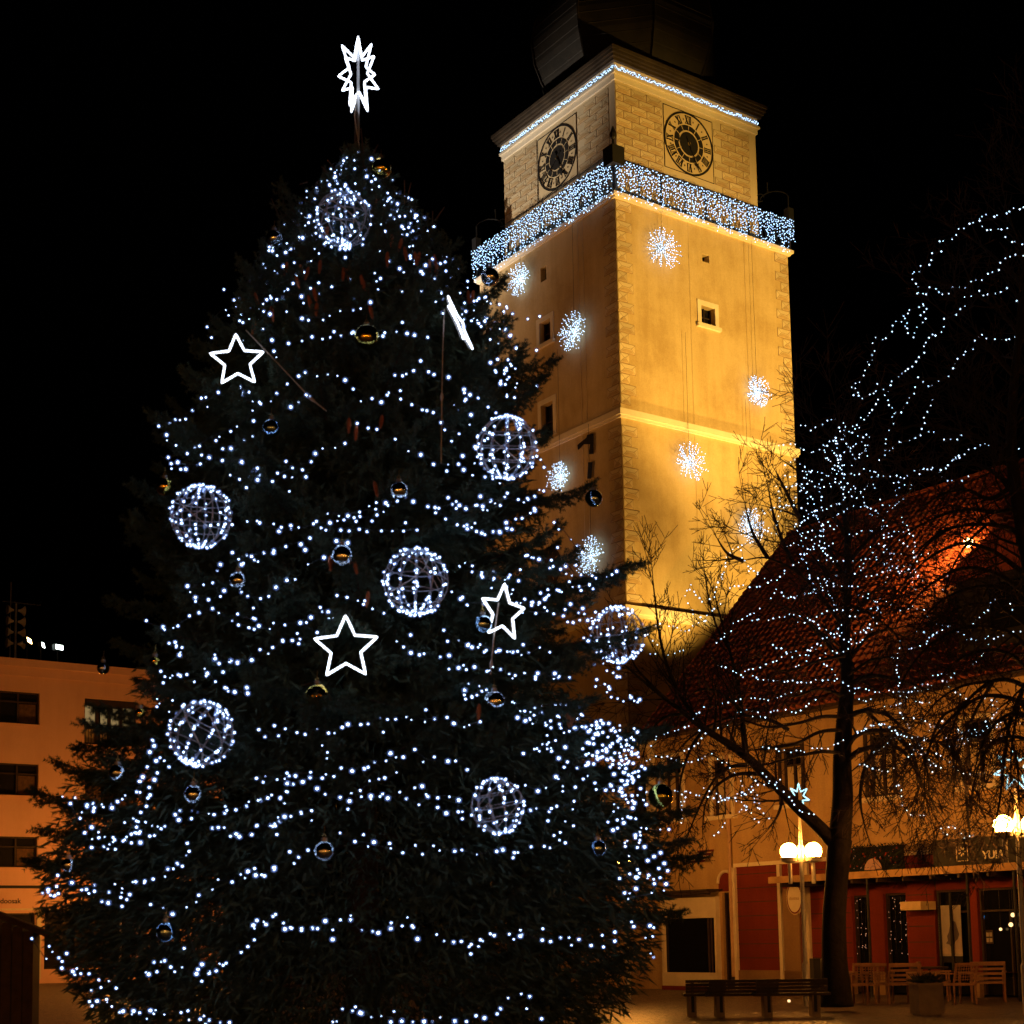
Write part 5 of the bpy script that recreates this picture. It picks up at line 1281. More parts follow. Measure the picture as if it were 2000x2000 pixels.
tree_string('light string in the small twigs just right of the spruce, over the tower foot', D2('1210,1560 1240,1490 1265,1550 1310,1585 1360,1560 1390,1480 1410,1440|1010,1725 1080,1705 1140,1720 1210,1750 1250,1720 1310,1690 1345,1640 1400,1600|1020,1870 1080,1875 1150,1870 1200,1850|985,1720 1010,1770 1060,1820|1230,1600 1260,1660 1320,1690'), 29.6)

def wander(x0, y0, dx, dy, n, st, wob, dens=1):
    out = []; a = math.atan2(dy, dx); x, y = x0, y0
    for i in range(n):
        out.append((x, y)); a += R.uniform(-wob, wob) + .25 * (math.atan2(dy, dx) - a); x += st * cos(a); y += st * sin(a)
    return out
tree_string('loose light string scattered over the top of the middle tree beside the dark sky', [wander(1530 + R.uniform(-10, 40), 830 + 40 * i, 1, R.uniform(-.2, .5), 9, 22, .9) for i in range(6)] + [wander(1600 + R.uniform(-20, 40), 860 + 30 * i, R.uniform(-1, 1), 1, 6, 20, 1.0) for i in range(4)], 30.6)
tree_string('loose light string scattered between the middle and the right tree', [wander(1690 + R.uniform(-20, 60), 900 + 45 * i, 1, R.uniform(-.5, .5), 8, 24, .9) for i in range(7)], 29.5)
tree_string('loose light string scattered over the twigs before the dark red tiles', [wander(R.uniform(1430, 1600), 1080 + 45 * i, 1, R.uniform(-.5, .2), 8, 24, .7) for i in range(6)], 30.4)
tree_string('loose light string scattered low over the upper windows of the ochre house', [wander(R.uniform(1260, 1500), 1400 + 28 * i, 1, R.uniform(-.2, .3), 7, 22, .8) for i in range(7)] + [wander(R.uniform(1680, 1850), 1380 + 30 * i, 1, R.uniform(-.2, .3), 6, 22, .8) for i in range(5)], 29.8)

# ================================================================== THE CHRISTMAS TREE
AX, AY = -2.17, 22.0
PROF = [(13.75, .02), (13.45, .10), (13.2, .22), (12.88, .46), (12.4, .78), (12.03, 1.02), (11.65, 1.28), (10.73, 1.80), (10.1, 2.22), (9.27, 2.68), (8.35, 3.05), (7.2, 3.32), (6.4, 3.38), (5.67, 3.36), (4.9, 3.45), (4.45, 3.65), (4.1, 4.1), (3.6, 4.45), (2.6, 4.72), (1.8, 4.6), (.9, 4.2), (.2, 3.6)]
def RZ(z):
    if z >= PROF[0][0]: return PROF[0][1]
    for (z1, r1), (z0, r0) in zip(PROF, PROF[1:]):
        if z >= z0: return r0 + (r1 - r0) * (z - z0) / (z1 - z0)
    return PROF[-1][1]
def on_tree(px, py, k=1.0):
    """where the sight line meets the crown's outer surface"""
    v = ray(px, py); best = None
    for i in range(260):
        y = AY - 5.2 + i * .02 * 1.0
        p = CAM + v * (y / v.y); d = math.hypot(p.x - AX, p.y - AY) - RZ(p.z) * k
        if d <= 0: return p
        if best is None or d < best[0]: best = (d, p)
        if y > AY: break
    return best[1]
def outw(p): 
    d = Vector((p.x - AX, p.y - AY, 0)); return d.normalized() if d.length > 1e-3 else Vector((0, -1, 0))
tree = thing('christmas_tree', 'huge dark spruce Christmas tree covered in white light strings, filling the left of the square', 'tree', (AX, AY, 0))
# trunk
b = MB(); b.tube([(.0, 0, 0), (.02, 0, 3), (0, 0, 7), (.03, 0, 11), (0, 0, 13.2), (.01, 0, 14.0)], [.26, .22, .15, .07, .04, .022], 10); b.build('trunk', 'sbark', tree, smooth=True)
def spray(L, seed):
    rr = random.Random(seed); nd = MB()
    def brush(p, q, wd):
        """one needled twig: a thin stem with rows of needles pointing forward"""
        d = q - p; ln = d.length
        if ln < .02: return
        d.normalize(); s1 = d.cross(Vector((0, 0, 1)))
        if s1.length < .1: s1 = d.cross(Vector((0, 1, 0)))
        s1.normalize(); s2 = s1.cross(d)
        nd.poly([p - s1 * .006, p + s1 * .006, q + s1 * .003, q - s1 * .003], 1)
        n = max(3, int(ln / .022))
        for i in range(n):
            c = p + d * (ln * (i + rr.random() * .6) / n)
            a0 = rr.random() * 3
            for k in range(3):
                a = a0 + k * 2 * pi / 3 + rr.uniform(-.4, .4); o = s1 * cos(a) + s2 * sin(a)
                tip = c + o * wd * rr.uniform(.8, 1.1) + d * wd * .85
                nd.poly([c - d * .009, c + d * .010, tip], 0)
    N = max(5, int(L / .095)); P_ = []
    for i in range(N + 1):
        t_ = i / N; P_.append(Vector((L * t_, .03 * L * sin(3 * t_ + seed), L * (-.10 * t_ + .13 * t_ * t_) )))
    nd.tube(P_, [max(.005, (.010 + .0085 * L) * (1 - .9 * i / N)) for i in range(N + 1)], 5, 1, cap=False)
    brush(P_[-2], P_[-1] + Vector((.12, 0, .03)), .038)
    for sy_ in (-1, 1):
        for q_ in range(2): brush(P_[-1 - q_], P_[-1 - q_] + Vector((rr.uniform(.10, .17), sy_ * rr.uniform(.07, .15), rr.uniform(-.02, .08))), .036)
    for i in range(1, N + 1):
        t_ = i / N; p = P_[i]
        if t_ < .12: continue
        for s_ in (-1, 1):
            if rr.random() < .08: continue
            ln = (min(.27 * L, .85) * (1 - t_) ** .75 * (1 if t_ > .3 else t_ / .3) + .13) * rr.uniform(.75, 1.15)
            ang = math.radians(rr.uniform(42, 62)); dr = rr.uniform(-.42, .05)
            d = Vector((cos(ang), s_ * sin(ang), dr)).normalized(); m = max(2, int(ln / .085))
            prev = p
            for j in range(1, m + 1):
                dd = (d + Vector((.05 * j, 0, -.035 * j + rr.uniform(-.1, .1)))).normalized(); q = prev + dd * (ln / m)
                brush(prev, q, .042)
                if j >= 1 and ln > .2:
                    for s2_ in (-1, 1):
                        if rr.random() < .2: continue
                        a2 = math.radians(rr.uniform(35, 60)) * s2_
                        d2 = Vector((dd.x * cos(a2) - dd.y * sin(a2), dd.x * sin(a2) + dd.y * cos(a2), dd.z + rr.uniform(-.35, .1))).normalized()
                        brush(q, q + d2 * rr.uniform(.08, .17) * (1.1 - .4 * j / m), .040)
                if L > 1.2 and t_ < .7 and rr.random() < .6: brush(q, q + Vector((rr.uniform(-.03, .09), rr.uniform(-.07, .07), -rr.uniform(.10, .28))), .040)
                if t_ >= .55 and rr.random() < .6: brush(q, q + Vector((rr.uniform(.05, .13), rr.uniform(-.06, .06), rr.uniform(.03, .12))), .038)
                prev = q
        if rr.random() < .5: brush(p, p + Vector((.08, rr.uniform(-.04, .04), rr.uniform(.05, .15))), .038)
        for q_ in range(3 if t_ < .6 else 1): brush(p, p + Vector((rr.uniform(.03, .12), rr.uniform(-.11, .11), -rr.uniform(.06, .30 if t_ < .6 else .12))), .040)
    return nd.mesh('branch', ['needle', 'sbark'])
SIZES = [.45, .9, 1.5, 2.2, 3.0, 3.9]
SPR = {L: [spray(L, 10 * i + k) for k in range(3 if L > .6 else 4)] for i, L in enumerate(SIZES)}
nbr = 0
zs = []
z = 13.35
while z > .55:
    zs.append(z); z -= .20 if z > 11 else (.30 if z > 8.5 else .40)
cnt = [5 if z > 12.6 else (8 if z > 10.5 else (9 if z > 5 else 11)) for z in zs]
ph = 0.0
for z, n in zip(zs, cnt):
    ph += 2.4
    for k in range(n):
        if nbr >= 272: break
        a = ph + 2 * pi * k / n + R.uniform(-.16, .16); h = z / 13.5
        zt = max(.3, z + R.uniform(-.14, .14)); rad = max(.16, (1.0 if zt > 3.2 else R.uniform(.75, 1.05)) * (.72 if cos(a) > .55 and 6.7 < zt < 8.3 else 1.0) * RZ(zt) * R.choice((.86, .95, 1.0, 1.02, 1.06)) * R.uniform(.94, 1.03))
        el = math.radians((52 if h > .93 else 34 if h > .85 else 16 if h > .65 else 2 if h > .4 else -10 if h > .25 else -20) + R.uniform(-8, 8))
        L = rad / cos(el); z0 = zt - L * sin(el) 
        z0 = min(z0, 13.5)
        sz = min(SIZES, key=lambda q: abs(math.log(q / L)))
        me = R.choice(SPR[sz])
        o = link('branch', me, tree); nbr += 1
        dx = Vector((cos(a) * cos(el), sin(a) * cos(el), sin(el))); dy = Vector((-sin(a), cos(a), 0)); dz = dx.cross(dy)
        roll = R.uniform(-.25, .25); y2 = dy * cos(roll) + dz * sin(roll); z2 = dx.cross(y2)
        m3 = Matrix((dx, y2, z2)).transposed().to_4x4()
        o.rotation_euler = m3.to_euler(); s_ = L / sz; o.location = (0.0, 0, z0); o.scale = (s_, s_ * R.uniform(.9, 1.15), s_)
def bough(dx, z0, L, roll=0.0):
    global nbr
    dx = dx.normalized(); dy = Vector((0, 0, 1)).cross(dx)
    dy = dy.normalized() if dy.length > .05 else Vector((0, 1, 0))
    dz = dx.cross(dy); y2 = dy * cos(roll) + dz * sin(roll); z2 = dx.cross(y2)
    sz = min(SIZES, key=lambda q: abs(math.log(q / L))); o = link('branch', R.choice(SPR[sz]), tree); nbr += 1
    o.rotation_euler = Matrix((dx, y2, z2)).transposed().to_euler(); o.location = (0, 0, z0); o.scale = (L / sz,) * 3
# the boughs whose tips stick out of the outline
for px, py, el in ((1082, 718, 14), (1060, 745, 5), (1154, 962, 8), (1247, 1118, 6), (1225, 1120, 12), (1262, 1245, 2), (1352, 1700, -8), (1335, 1600, -6), (1315, 1800, -12), (1310, 1520, -4), (1330, 1660, -2), (1290, 1440, 0), (70, 1570, 4), (62, 1700, -8), (120, 1510, 10), (228, 1270, 4), (296, 822, 16), (335, 800, 24), (425, 640, 22), (470, 520, 34), (540, 375, 48), (990, 640, 14), (985, 560, 30), (90, 1640, -4), (100, 1800, -14), (320, 1100, 6)):
    tip = at(px, py, AY + R.uniform(-.8, .8)); d = Vector((tip.x - AX, tip.y - AY, 0)); rad = d.length; e = math.radians(el)
    bough(Vector((d.x / rad * cos(e), d.y / rad * cos(e), sin(e))), tip.z - rad * math.tan(e), rad / cos(e), R.uniform(-.3, .3))
# bare leader shoots standing up round the tip
sh_ = MB()
for px0, py0, px1, py1 in ((690, 330, 663, 290), (668, 350, 640, 312), (652, 352, 628, 325), (560, 420, 547, 366), (548, 430, 530, 388), (790, 400, 790, 352), (795, 390, 803, 357), (850, 430, 868, 405), (845, 440, 845, 412), (602, 355, 585, 360), (612, 370, 622, 353), (730, 300, 738, 283), (905, 525, 898, 507), (478, 540, 471, 515), (480, 560, 500, 548), (712, 330, 705, 250), (815, 445, 812, 420), (437, 650, 425, 636)):
    p0, p1 = at(px0, py0, AY - .3), at(px1, py1, AY - .3); o_ = Vector((AX, AY, 0)); sh_.tube([p0 - o_, p1 - o_], [.012, .009], 5)
sh_.build('leader_shoot', 'sbark', tree, kind='stuff')
# shorter inner sprays that close the crown, one piece
ib = MB()
fill = MB()
inner = bpy.data.meshes.new('inner_foliage')
src = {L: (([tuple(v.co) for v in SPR[L][0].vertices]), [tuple(p.vertices) for p in SPR[L][0].polygons], [p.material_index for p in SPR[L][0].polygons]) for L in (.9,)}
sv, sf, sm = src[.9]
import numpy as np
SV = np.array(sv); allv, allf, allm = [], [], []; base = 0
for i in range(330):
    z = 13.0 - 12.4 * (i / 330) ** .8; a = i * 2.39996; r0 = RZ(z) * R.uniform(.35, .72)
    el = math.radians(R.uniform(-15, 25)); a2 = a + R.uniform(-.6, .6)
    dx = np.array((cos(a2) * cos(el), sin(a2) * cos(el), sin(el))); dy = np.array((-sin(a2), cos(a2), 0)); dz = np.cross(dx, dy)
    s_ = min(1.1, max(.4, RZ(z) * .5)); V_ = SV @ np.array((dx, dy, dz)) * s_ + np.array((r0 * cos(a), r0 * sin(a), z))
    allv.append(V_); allf += [tuple(base + q for q in f) for f in sf]; allm += sm; base += len(SV)
rg = np.random.default_rng(5)
NB = 56000
zz_ = np.where(rg.random(NB) < .30, rg.uniform(.3, 4.2, NB), 12.9 - 12.6 * rg.random(NB) ** .72); aa_ = rg.random(NB) * 2 * pi
rr_ = np.array([RZ(q) for q in zz_]) * np.sqrt(rg.uniform(.08, np.where(zz_ < 5.5, .86, .66), NB))
for i in range(NB):
    p = Vector((rr_[i] * cos(aa_[i]), rr_[i] * sin(aa_[i]), zz_[i])); d = Vector((cos(aa_[i]) + rg.normal() * .6, sin(aa_[i]) + rg.normal() * .6, rg.normal() * .55 - .35)).normalized()
    s_ = d.cross(Vector(rg.normal(size=3))).normalized(); ln = rg.uniform(.12, .26); wd = rg.uniform(.011, .02)
    V_ = [p, p + d * ln * .45 + s_ * wd, p + d * ln, p + d * ln * .45 - s_ * wd]
    allv.append(np.array(V_)); allf.append((base, base + 1, base + 2, base + 3)); allm.append(0); base += 4
for i in range(16000):       # the low skirt, thick to the edge
    z_ = rg.uniform(.2, 3.3); a_ = rg.random() * 2 * pi; r_ = RZ(z_) * rg.uniform(.5, .93)
    p = Vector((r_ * cos(a_), r_ * sin(a_), z_)); d = Vector((cos(a_) + rg.normal() * .5, sin(a_) + rg.normal() * .5, rg.normal() * .4 - .6)).normalized()
    s_ = d.cross(Vector(rg.normal(size=3))).normalized(); ln = rg.uniform(.14, .28); wd = rg.uniform(.013, .022)
    allv.append(np.array([p, p + d * ln * .45 + s_ * wd, p + d * ln, p + d * ln * .45 - s_ * wd])); allf.append((base, base + 1, base + 2, base + 3)); allm.append(0); base += 4
inner.from_pydata(np.concatenate(allv).tolist(), [], allf)
for m_ in ('needle', 'sbark'): inner.materials.append(MT[m_])
inner.polygons.foreach_set('material_index', allm); inner.update()
link('inner_foliage', inner, tree, kind='stuff')
# spruce cones hanging in the upper crown
b = MB(); n = 9
b.lathe([(.006, 0), (.022, -.02), (.032, -.07), (.03, -.13), (.02, -.19), (.004, -.225)], 8)
for i in range(8):
    for k in range(6):
        a = 2 * pi * k / 6 + i * .5; z_ = -.02 - i * .024; r_ = .033 * (1 - abs(i - 3) * .09)
        b.poly([(r_ * cos(a - .4), r_ * sin(a - .4), z_), (r_ * cos(a + .4), r_ * sin(a + .4), z_), (r_ * 1.35 * cos(a), r_ * 1.35 * sin(a), z_ - .026)])
CONE = b.mesh('pine_cone', 'cone')
for px, py in ((561, 525), (586, 530), (577, 552), (603, 535), (626, 520), (672, 535), (680, 530), (475, 590), (498, 585), (530, 612), (612, 575), (602, 590), (619, 605), (722, 610), (767, 470), (785, 478), (790, 495), (810, 505), (820, 505), (757, 505), (848, 510), (838, 520), (705, 550), (640, 455), (735, 400), (706, 555), (855, 530), (682, 830), (697, 845), (747, 825), (731, 955), (645, 1100), (691, 1105), (915, 580), (925, 580), (936, 1390), (1110, 1405), (1120, 1402), (720, 1170), (500, 640)):
    p = on_tree(px, py, 1.0); o = link('pine_cone', CONE, tree); o.location = (p.x - AX, p.y - AY, p.z + .1); o.rotation_euler = (R.uniform(-.25, .25), R.uniform(-.25, .25), R.uniform(0, 6)); o.scale = (.85, .85, .95)

# ------------------------------------------------------------------ light strings on the tree; every bulb its own piece
b = MB(); b.ball((0, 0, 0), 1.0, ICO); b.ball((0, 0, 0), 2.55, ICO, 1); BULB = b.mesh('bulb', ['bulb', 'halo_shell'])  # outer ball is a painted glow halo, not part of the bulb
def garland(label, runs, stp=24, pts3=None, jit_=.05, rb=.0108):
    """bulbs along runs traced on the crown surface"""
    P_all = []
    if pts3 is None:
        for run in runs:
            Q = [on_tree(px, py, 1.0) + outw(on_tree(px, py, 1.0)) * .05 for px, py in run]
            P_all.append((run, Q))
    O = (pts3[0] if pts3 else P_all[0][1][0]).copy()
    t = thing('light_string', label, 'light string', O, 0, 'strings of white lights on the Christmas tree')
    w_ = MB(); n = 0
    def bulb(p):
        nonlocal n
        if n >= 296: return
        q = outw(p); p = p - q * R.choice((0, 0, .02, .05, .11))
        o = link('bulb', BULB, t); o.location = p - O; s_ = rb * R.choice((.5, .7, .85, .95, 1, 1.05, 1.2, 1.45)); o.scale = (s_, s_, s_); n += 1
    if pts3:
        w_.tube([p - O for p in pts3], .006, 3, cap=False)
        acc = 0
        for a, c in zip(pts3, pts3[1:]):
            acc += (c - a).length
            if acc > stp: acc = R.uniform(-.3, .3) * stp; bulb(c + jit(.10))
    else:
        for run, Q in P_all:
            if len(Q) > 1: w_.tube([q - O for q in Q], .006, 3, cap=False)
            for i in range(len(run)):
                bulb(Q[i] + jit(jit_ * .4))
                if i + 1 < len(run):
                    L = math.hypot(run[i + 1][0] - run[i][0], run[i + 1][1] - run[i][1]); m = round(L / stp)
                    for j in range(1, m): bulb(Q[i] + (Q[i + 1] - Q[i]) * (j / m) + jit(jit_))
                    for j in range(1 if R.random() < .32 else 0): bulb(Q[i] + (Q[i + 1] - Q[i]) * R.random() + jit(.14))
    if w_.v: w_.build('cable', 'wire', t, kind='stuff')
    return t
def helix(z0, z1, turns, a0):
    out = []; N = int(turns * 64)
    for i in range(N + 1):
        f = i / N; a = a0 + 2 * pi * turns * f; z = z0 + (z1 - z0) * f + .10 * sin(a * 5.3) + .05 * sin(a * 11 + 1)
        r_ = RZ(z) * (.92 + .14 * sin(a * 7.1)) + .05
        out.append(Vector((AX + r_ * cos(a), AY + r_ * sin(a), z)))
    return out
garland('light string wound tightly round the very top of the Christmas tree', None, .165, helix(13.3, 12.0, 6.5, 0))
garland('light string wound round the crown at the highest wire globe', None, .185, helix(12.2, 11.2, 5.5, 1))
garland('light string wound round the crown just below the highest wire globe', None, .235, helix(11.3, 10.3, 4.5, 2))
ZA = lambda s: Zs(250, 550, .3882, s); ZB = lambda s: Zs(500, 1400, .4141, s); ZC = lambda s: Zs(0, 1500, .3106, s); ZD = lambda s: Zs(900, 1100, .20704, s); ZF = lambda s: Zs(900, 750, .20704, s)
garland('light string hanging out to the left below the upper left star', ZA('190,715 290,690 385,620 460,565|180,770 200,800 300,860 345,840 425,790 510,750 565,730 640,660 730,610 760,565|180,880 230,915 325,925 385,930|240,940 270,935|410,880 490,910 570,905 630,950|490,850 520,845 600,810 640,790|580,560 610,600 665,612|580,540 600,555|560,190 615,185 590,210'))
garland('light string swagging beside the large gold bauble in the upper crown', ZA('870,180 975,190 1070,148 1175,150 1215,115|920,265 1020,295 1080,280 1130,268 1290,250 1400,262 1500,290|895,460 945,475 1045,465 1095,505 1130,550 1165,597 1270,603 1310,560 1335,475 1430,445 1505,450 1600,485|680,235 715,290 735,345|880,305 820,310|690,150 720,175 750,100'))
garland('light string dropping in long gaps down the dark upper middle of the tree', ZA('820,645 860,610 900,580|1310,563 1365,585 1430,620 1530,660 1600,745 1660,760|1340,805 1410,850 1470,868 1540,915 1610,930|520,985 610,990 660,1010 720,1000 825,940 920,915 945,865 1045,838 1090,805|805,1052 830,940|545,995 590,1035|1150,715 1260,730|570,905 630,950 665,975'))
garland('light string swagging past the left wire globe to the middle of the tree', ZA('600,1200 680,1225 770,1258 860,1247 930,1230 1020,1210 1060,1205 1130,1185 1230,1190 1300,1125 1350,1105 1390,1085 1430,1105|1010,1165 1100,1180 1160,1160 1240,1145 1310,1125|1000,1255 1170,1245 1270,1258 1385,1255 1450,1250|550,1400 600,1380 690,1370 740,1355 790,1335 860,1315 920,1300|1045,1308 1105,1315|630,1410 660,1405 600,1375 580,1415|460,1460 480,1420'), 21)
garland('light string looping right of the middle over the dark crown', ZA('1500,1130 1600,1190 1645,1225 1750,1262 1850,1265 1910,1245|1540,1140 1625,1125 1650,1145 1745,1135 1820,1100|1655,1430 1690,1415 1770,1475 1830,1505 1900,1500|1640,1550 1690,1595 1715,1620 1780,1620|1590,1765 1660,1815 1760,1835 1860,1855 1910,1860|1430,1865 1490,1870 1565,1895 1600,1890|1350,1820 1380,1845') + ZF('20,1360 45,1335|130,1400 200,1405 300,1405 345,1410 445,1370 495,1280 565,1262 665,1225 680,1180 720,1200|45,1185 140,1160 185,1165 275,1100 315,1115 405,1075 505,1110 565,1105 650,1080 690,1060|770,985 830,1003|630,730 725,715 765,795'), 22)
garland('light string swagging left to right just above the central star', ZA('320,1555 370,1520|320,1530 345,1595 400,1600 430,1640|440,1520 480,1590|565,1560 610,1590 660,1590 720,1580 750,1550 800,1500 850,1505|110,1715 200,1745 240,1750 320,1690 370,1668 430,1645 460,1670 515,1700 600,1735 700,1748 785,1720 860,1725 940,1758|570,1685 650,1705 660,1735|960,1645 1030,1705|1060,1585 1155,1615 1190,1620|1230,1655 1290,1675|920,1690 1000,1650|910,1430 985,1390|225,1835 240,1830'), 22)
garland('light string in small loops at the left beside the lower left wire globe', ZA('440,1905 510,1910 625,1900 680,1855 720,1870 780,1815 870,1805|850,1810 780,1815') + Zs(0, 1100, .2588, '1270,850 1300,875 1240,900|1330,850 1380,855 1420,850|1480,890 1570,850|1630,735 1670,760 1730,740 1800,755|1720,935 1735,965 1790,965 1860,985 1870,945|1180,1050 1220,1020 1280,1020 1220,1080|1130,1330 1170,1335 1185,1390 1140,1440 1160,1500 1130,1540 1205,1595 1175,1645|1300,1535 1360,1480|1060,1720 1085,1660 1095,1700|1320,600 1300,620 1340,635|1570,800 1650,905'), 20)
garland('light string crossing the star at the right middle of the tree', ZD('20,10 80,50 180,110 295,165 395,170 430,225|30,335 80,385|190,150 295,165|550,385 585,360|55,765 165,785 255,820 350,820 430,828 480,850 560,855 635,850 720,793 815,838|490,110 545,75|510,290 480,260'), 20)
garland('light string carried clear of the tree in front of the round dial', ZD('550,385 650,390 720,390 765,330 760,295 840,293 895,265 940,260 990,190 1035,222 1115,225 1175,207 1240,140 1345,130 1400,100 1430,75|980,15 1045,105 1105,120 1210,130|650,400 665,355|610,460 680,465 865,470 935,497 1010,440 1095,475 1165,475 1145,420|780,425 720,385|1070,570 1120,525 1160,535|1130,700 1180,730 1245,740') + ZF('875,1300 925,1365 1005,1470 1095,1600|600,1630 650,1655 680,1645 785,1650 835,1715 915,1740 975,1710 1045,1795'), 20)
garland('light string running level below the right star to the tree edge', ZD('20,950 50,990 130,965 230,1018 295,1000 370,1010 435,1045 475,1085 540,1065 605,1050 680,1090 765,1035 845,1085 910,1085 950,1090 1020,1085|1255,1110 1240,1160 1325,1150 1370,1165 1415,1225 1410,1265 1450,1285 1510,1305 1570,1275 1610,1310 1645,1300|65,1150 20,1210 20,1260 110,1250 145,1240 170,1210 220,1215|1300,900 1310,945|1410,1015 1450,1065 1490,1020 1530,1070'), 20)
garland('light string swagging under the clear bauble at the right of the tree', ZD('480,1335 530,1410 575,1412 625,1415 670,1380 735,1410 690,1460 690,1520 795,1515 840,1557 920,1520 905,1550 995,1580 1045,1570 1105,1545 1160,1560|540,1470 585,1480|805,1345 870,1357 920,1350 1020,1357 1050,1335|1100,1415 1150,1445 1240,1497 1305,1497 1355,1515|680,1740 730,1765|810,1705 870,1685 825,1740|170,1495 60,1545'), 19)
dense = []
for i in range(86):
    dense.append([(R.uniform(1137, 1240), R.uniform(1415, 1500))])
for i in range(66):
    dense.append([(R.gauss(1226, 16), R.uniform(1490, 1655))])
garland('light string bunched thickly along the right edge of the tree', dense)
dense = []
for i in range(46): dense.append([(R.gauss(985, 22), R.uniform(590, 780))])
for i in range(34): dense.append([(R.gauss(930, 22), R.uniform(760, 960))])
for i in range(20): dense.append([(R.uniform(890, 960), R.uniform(560, 640))])
garland('light string bunched along the upper right edge against the tower', dense)
garland('light string crossing the middle below the lowest star', ZB('0,60 50,95 105,93 145,63 200,80 290,62 350,72 400,43 495,47 590,5|620,8 655,10 745,15 850,10 900,12 995,45 1045,22|1225,10 1260,15 1310,8 1365,33 1430,45 1470,65 1530,50 1600,65|1365,130 1400,118 1375,145 1310,145|330,165 335,195'), 21)
garland('upper light string of the broad swags across the lower tree', ZB('0,285 50,280 105,293 175,323 210,300 255,285 320,293 365,285 410,245 460,250 555,215 610,210 655,190 750,165 800,205 905,213 950,200 1000,245|490,350 545,305 605,297 655,270|740,330 775,330|250,265 155,272'), 21)
garland('middle light string of the broad swags, ending at the low wire globe', ZB('25,400 65,375 120,390 140,357|320,360 390,385 440,390 535,392 590,365 625,390 680,360 715,395 760,412 815,375 905,373 945,397 950,443 985,485|860,435 890,450|1030,370 1095,340|1265,330 1320,345 1400,290 1440,290 1490,205 1500,240 1560,275|1250,455 1300,438 1330,435 1375,447 1400,435 1490,405 1500,440 1480,495 1520,520|1435,335 1460,355 1490,340|1540,300 1580,320 1600,350 1660,320 1690,330 1740,325'), 21)
garland('long light string in shallow loops below the low wire globe', ZB('10,515 65,510 95,510 145,475 210,455 265,450|405,555 465,590 560,600 640,630 685,640 745,612 785,647 840,612 865,630 960,632 1040,650 1130,630 1170,625 1215,650 1245,645 1290,607 1345,610 1370,615 1415,583 1445,595|0,740 30,742 90,720|190,685 200,665 245,627'), 26)
garland('light string over the lower left boughs in front of the pink building', ZC('415,190 475,230 485,275 510,320 550,410 600,490 660,505 700,475 740,455 815,445 850,420|500,195 525,240 565,250 595,220 625,235 670,243 710,235 755,205 795,200 815,175|900,95 880,150 905,190 900,240 885,270 850,320 880,325 930,350 970,360 1015,385 1050,365 1095,335 1125,305 1150,270 1185,265 1240,277 1300,292 1365,300 1410,290 1490,255 1545,250 1640,210 1695,180 1765,195 1800,150 1845,105 1815,40|720,470 735,510 800,475 850,345 870,380 900,395 950,425|1340,380 1425,385 1480,425 1580,425 1630,365 1700,360 1740,360 1800,315 1840,300 1895,285|640,410 670,435'), 17)
garland('light string low on the left boughs beside the market stall', ZC('395,685 455,720 545,765 620,735 625,775 690,780 735,780 745,805 780,800 820,835|290,790 325,770 350,790 385,800 365,755|650,835 700,845 765,865|780,755 850,722 915,725 920,705 985,710 1025,680 1045,635 1115,630 1120,610 1185,560 1195,515|310,765 340,800 375,795|525,770 545,765'), 17)
garland('light string in wide loops around the low blue bauble', ZC('970,865 1040,875 1100,915 1155,880 1215,840 1235,790 1315,765 1385,708 1455,712 1510,665 1545,690 1610,640 1640,665 1730,635|905,1300 935,1280 980,1220 1030,1215 1055,1210 1090,1260 1125,1280 1160,1245 1210,1290 1275,1245 1320,1285 1370,1270 1415,1250 1440,1230 1515,1160 1570,1120 1590,1070 1600,1000 1675,980 1720,930|1830,995 1900,1020'), 26)
garland('light string sweeping down the left at the very bottom of the tree', ZC('225,1075 305,1190 345,1160 385,1195 420,1220 425,1265 490,1295 550,1300 590,1330 660,1370 580,1410|715,1350 755,1375|410,1250 440,1275 500,1295|580,1500 600,1475 650,1480 685,1460 730,1495 755,1530 815,1535 895,1545 935,1535 1000,1530 1060,1540 1145,1530 1190,1580 1260,1570 1385,1595 1430,1605|800,1520 840,1545'), 22)
garland('long wavy light string across the dark lower middle', ZB('0,995 50,975|85,937 165,990 220,1005 300,993 360,1008 400,960 450,960 495,1008 545,1015 635,995 680,992 735,995|705,942 735,990|860,1030 885,1065 935,1065 970,1055 1005,1080 1045,1077 1075,1060 1130,1030 1185,1018 1260,1030 1335,1052 1385,1055 1430,1042 1480,1075 1525,1045 1575,1075 1615,1038 1670,1060 1710,1018|1000,1115 1005,1080|1260,1002 1260,1030|1750,970 1835,985 1830,1040 1860,1040|1850,1110 1860,1140'), 24)
garland('lowest light string at the bottom edge of the picture', ZB('375,1433 405,1380 490,1395 550,1413 590,1407 690,1430 740,1442 835,1437 930,1435 1030,1417 1070,1415 1120,1393 1155,1368 1185,1318 1240,1315 1285,1322 1295,1380 1350,1420|465,1372 490,1395'), 22)
dense = [[(R.uniform(1235, 1300), R.uniform(1640, 1760))] for i in range(16)] + ZB('1720,610 1790,720 1770,745 1720,760 1780,760|1830,530 1890,540 1925,530|1740,855 1850,835 1915,710')
garland('sparse light string at the lower right boughs near the hidden lamp', dense, 26)

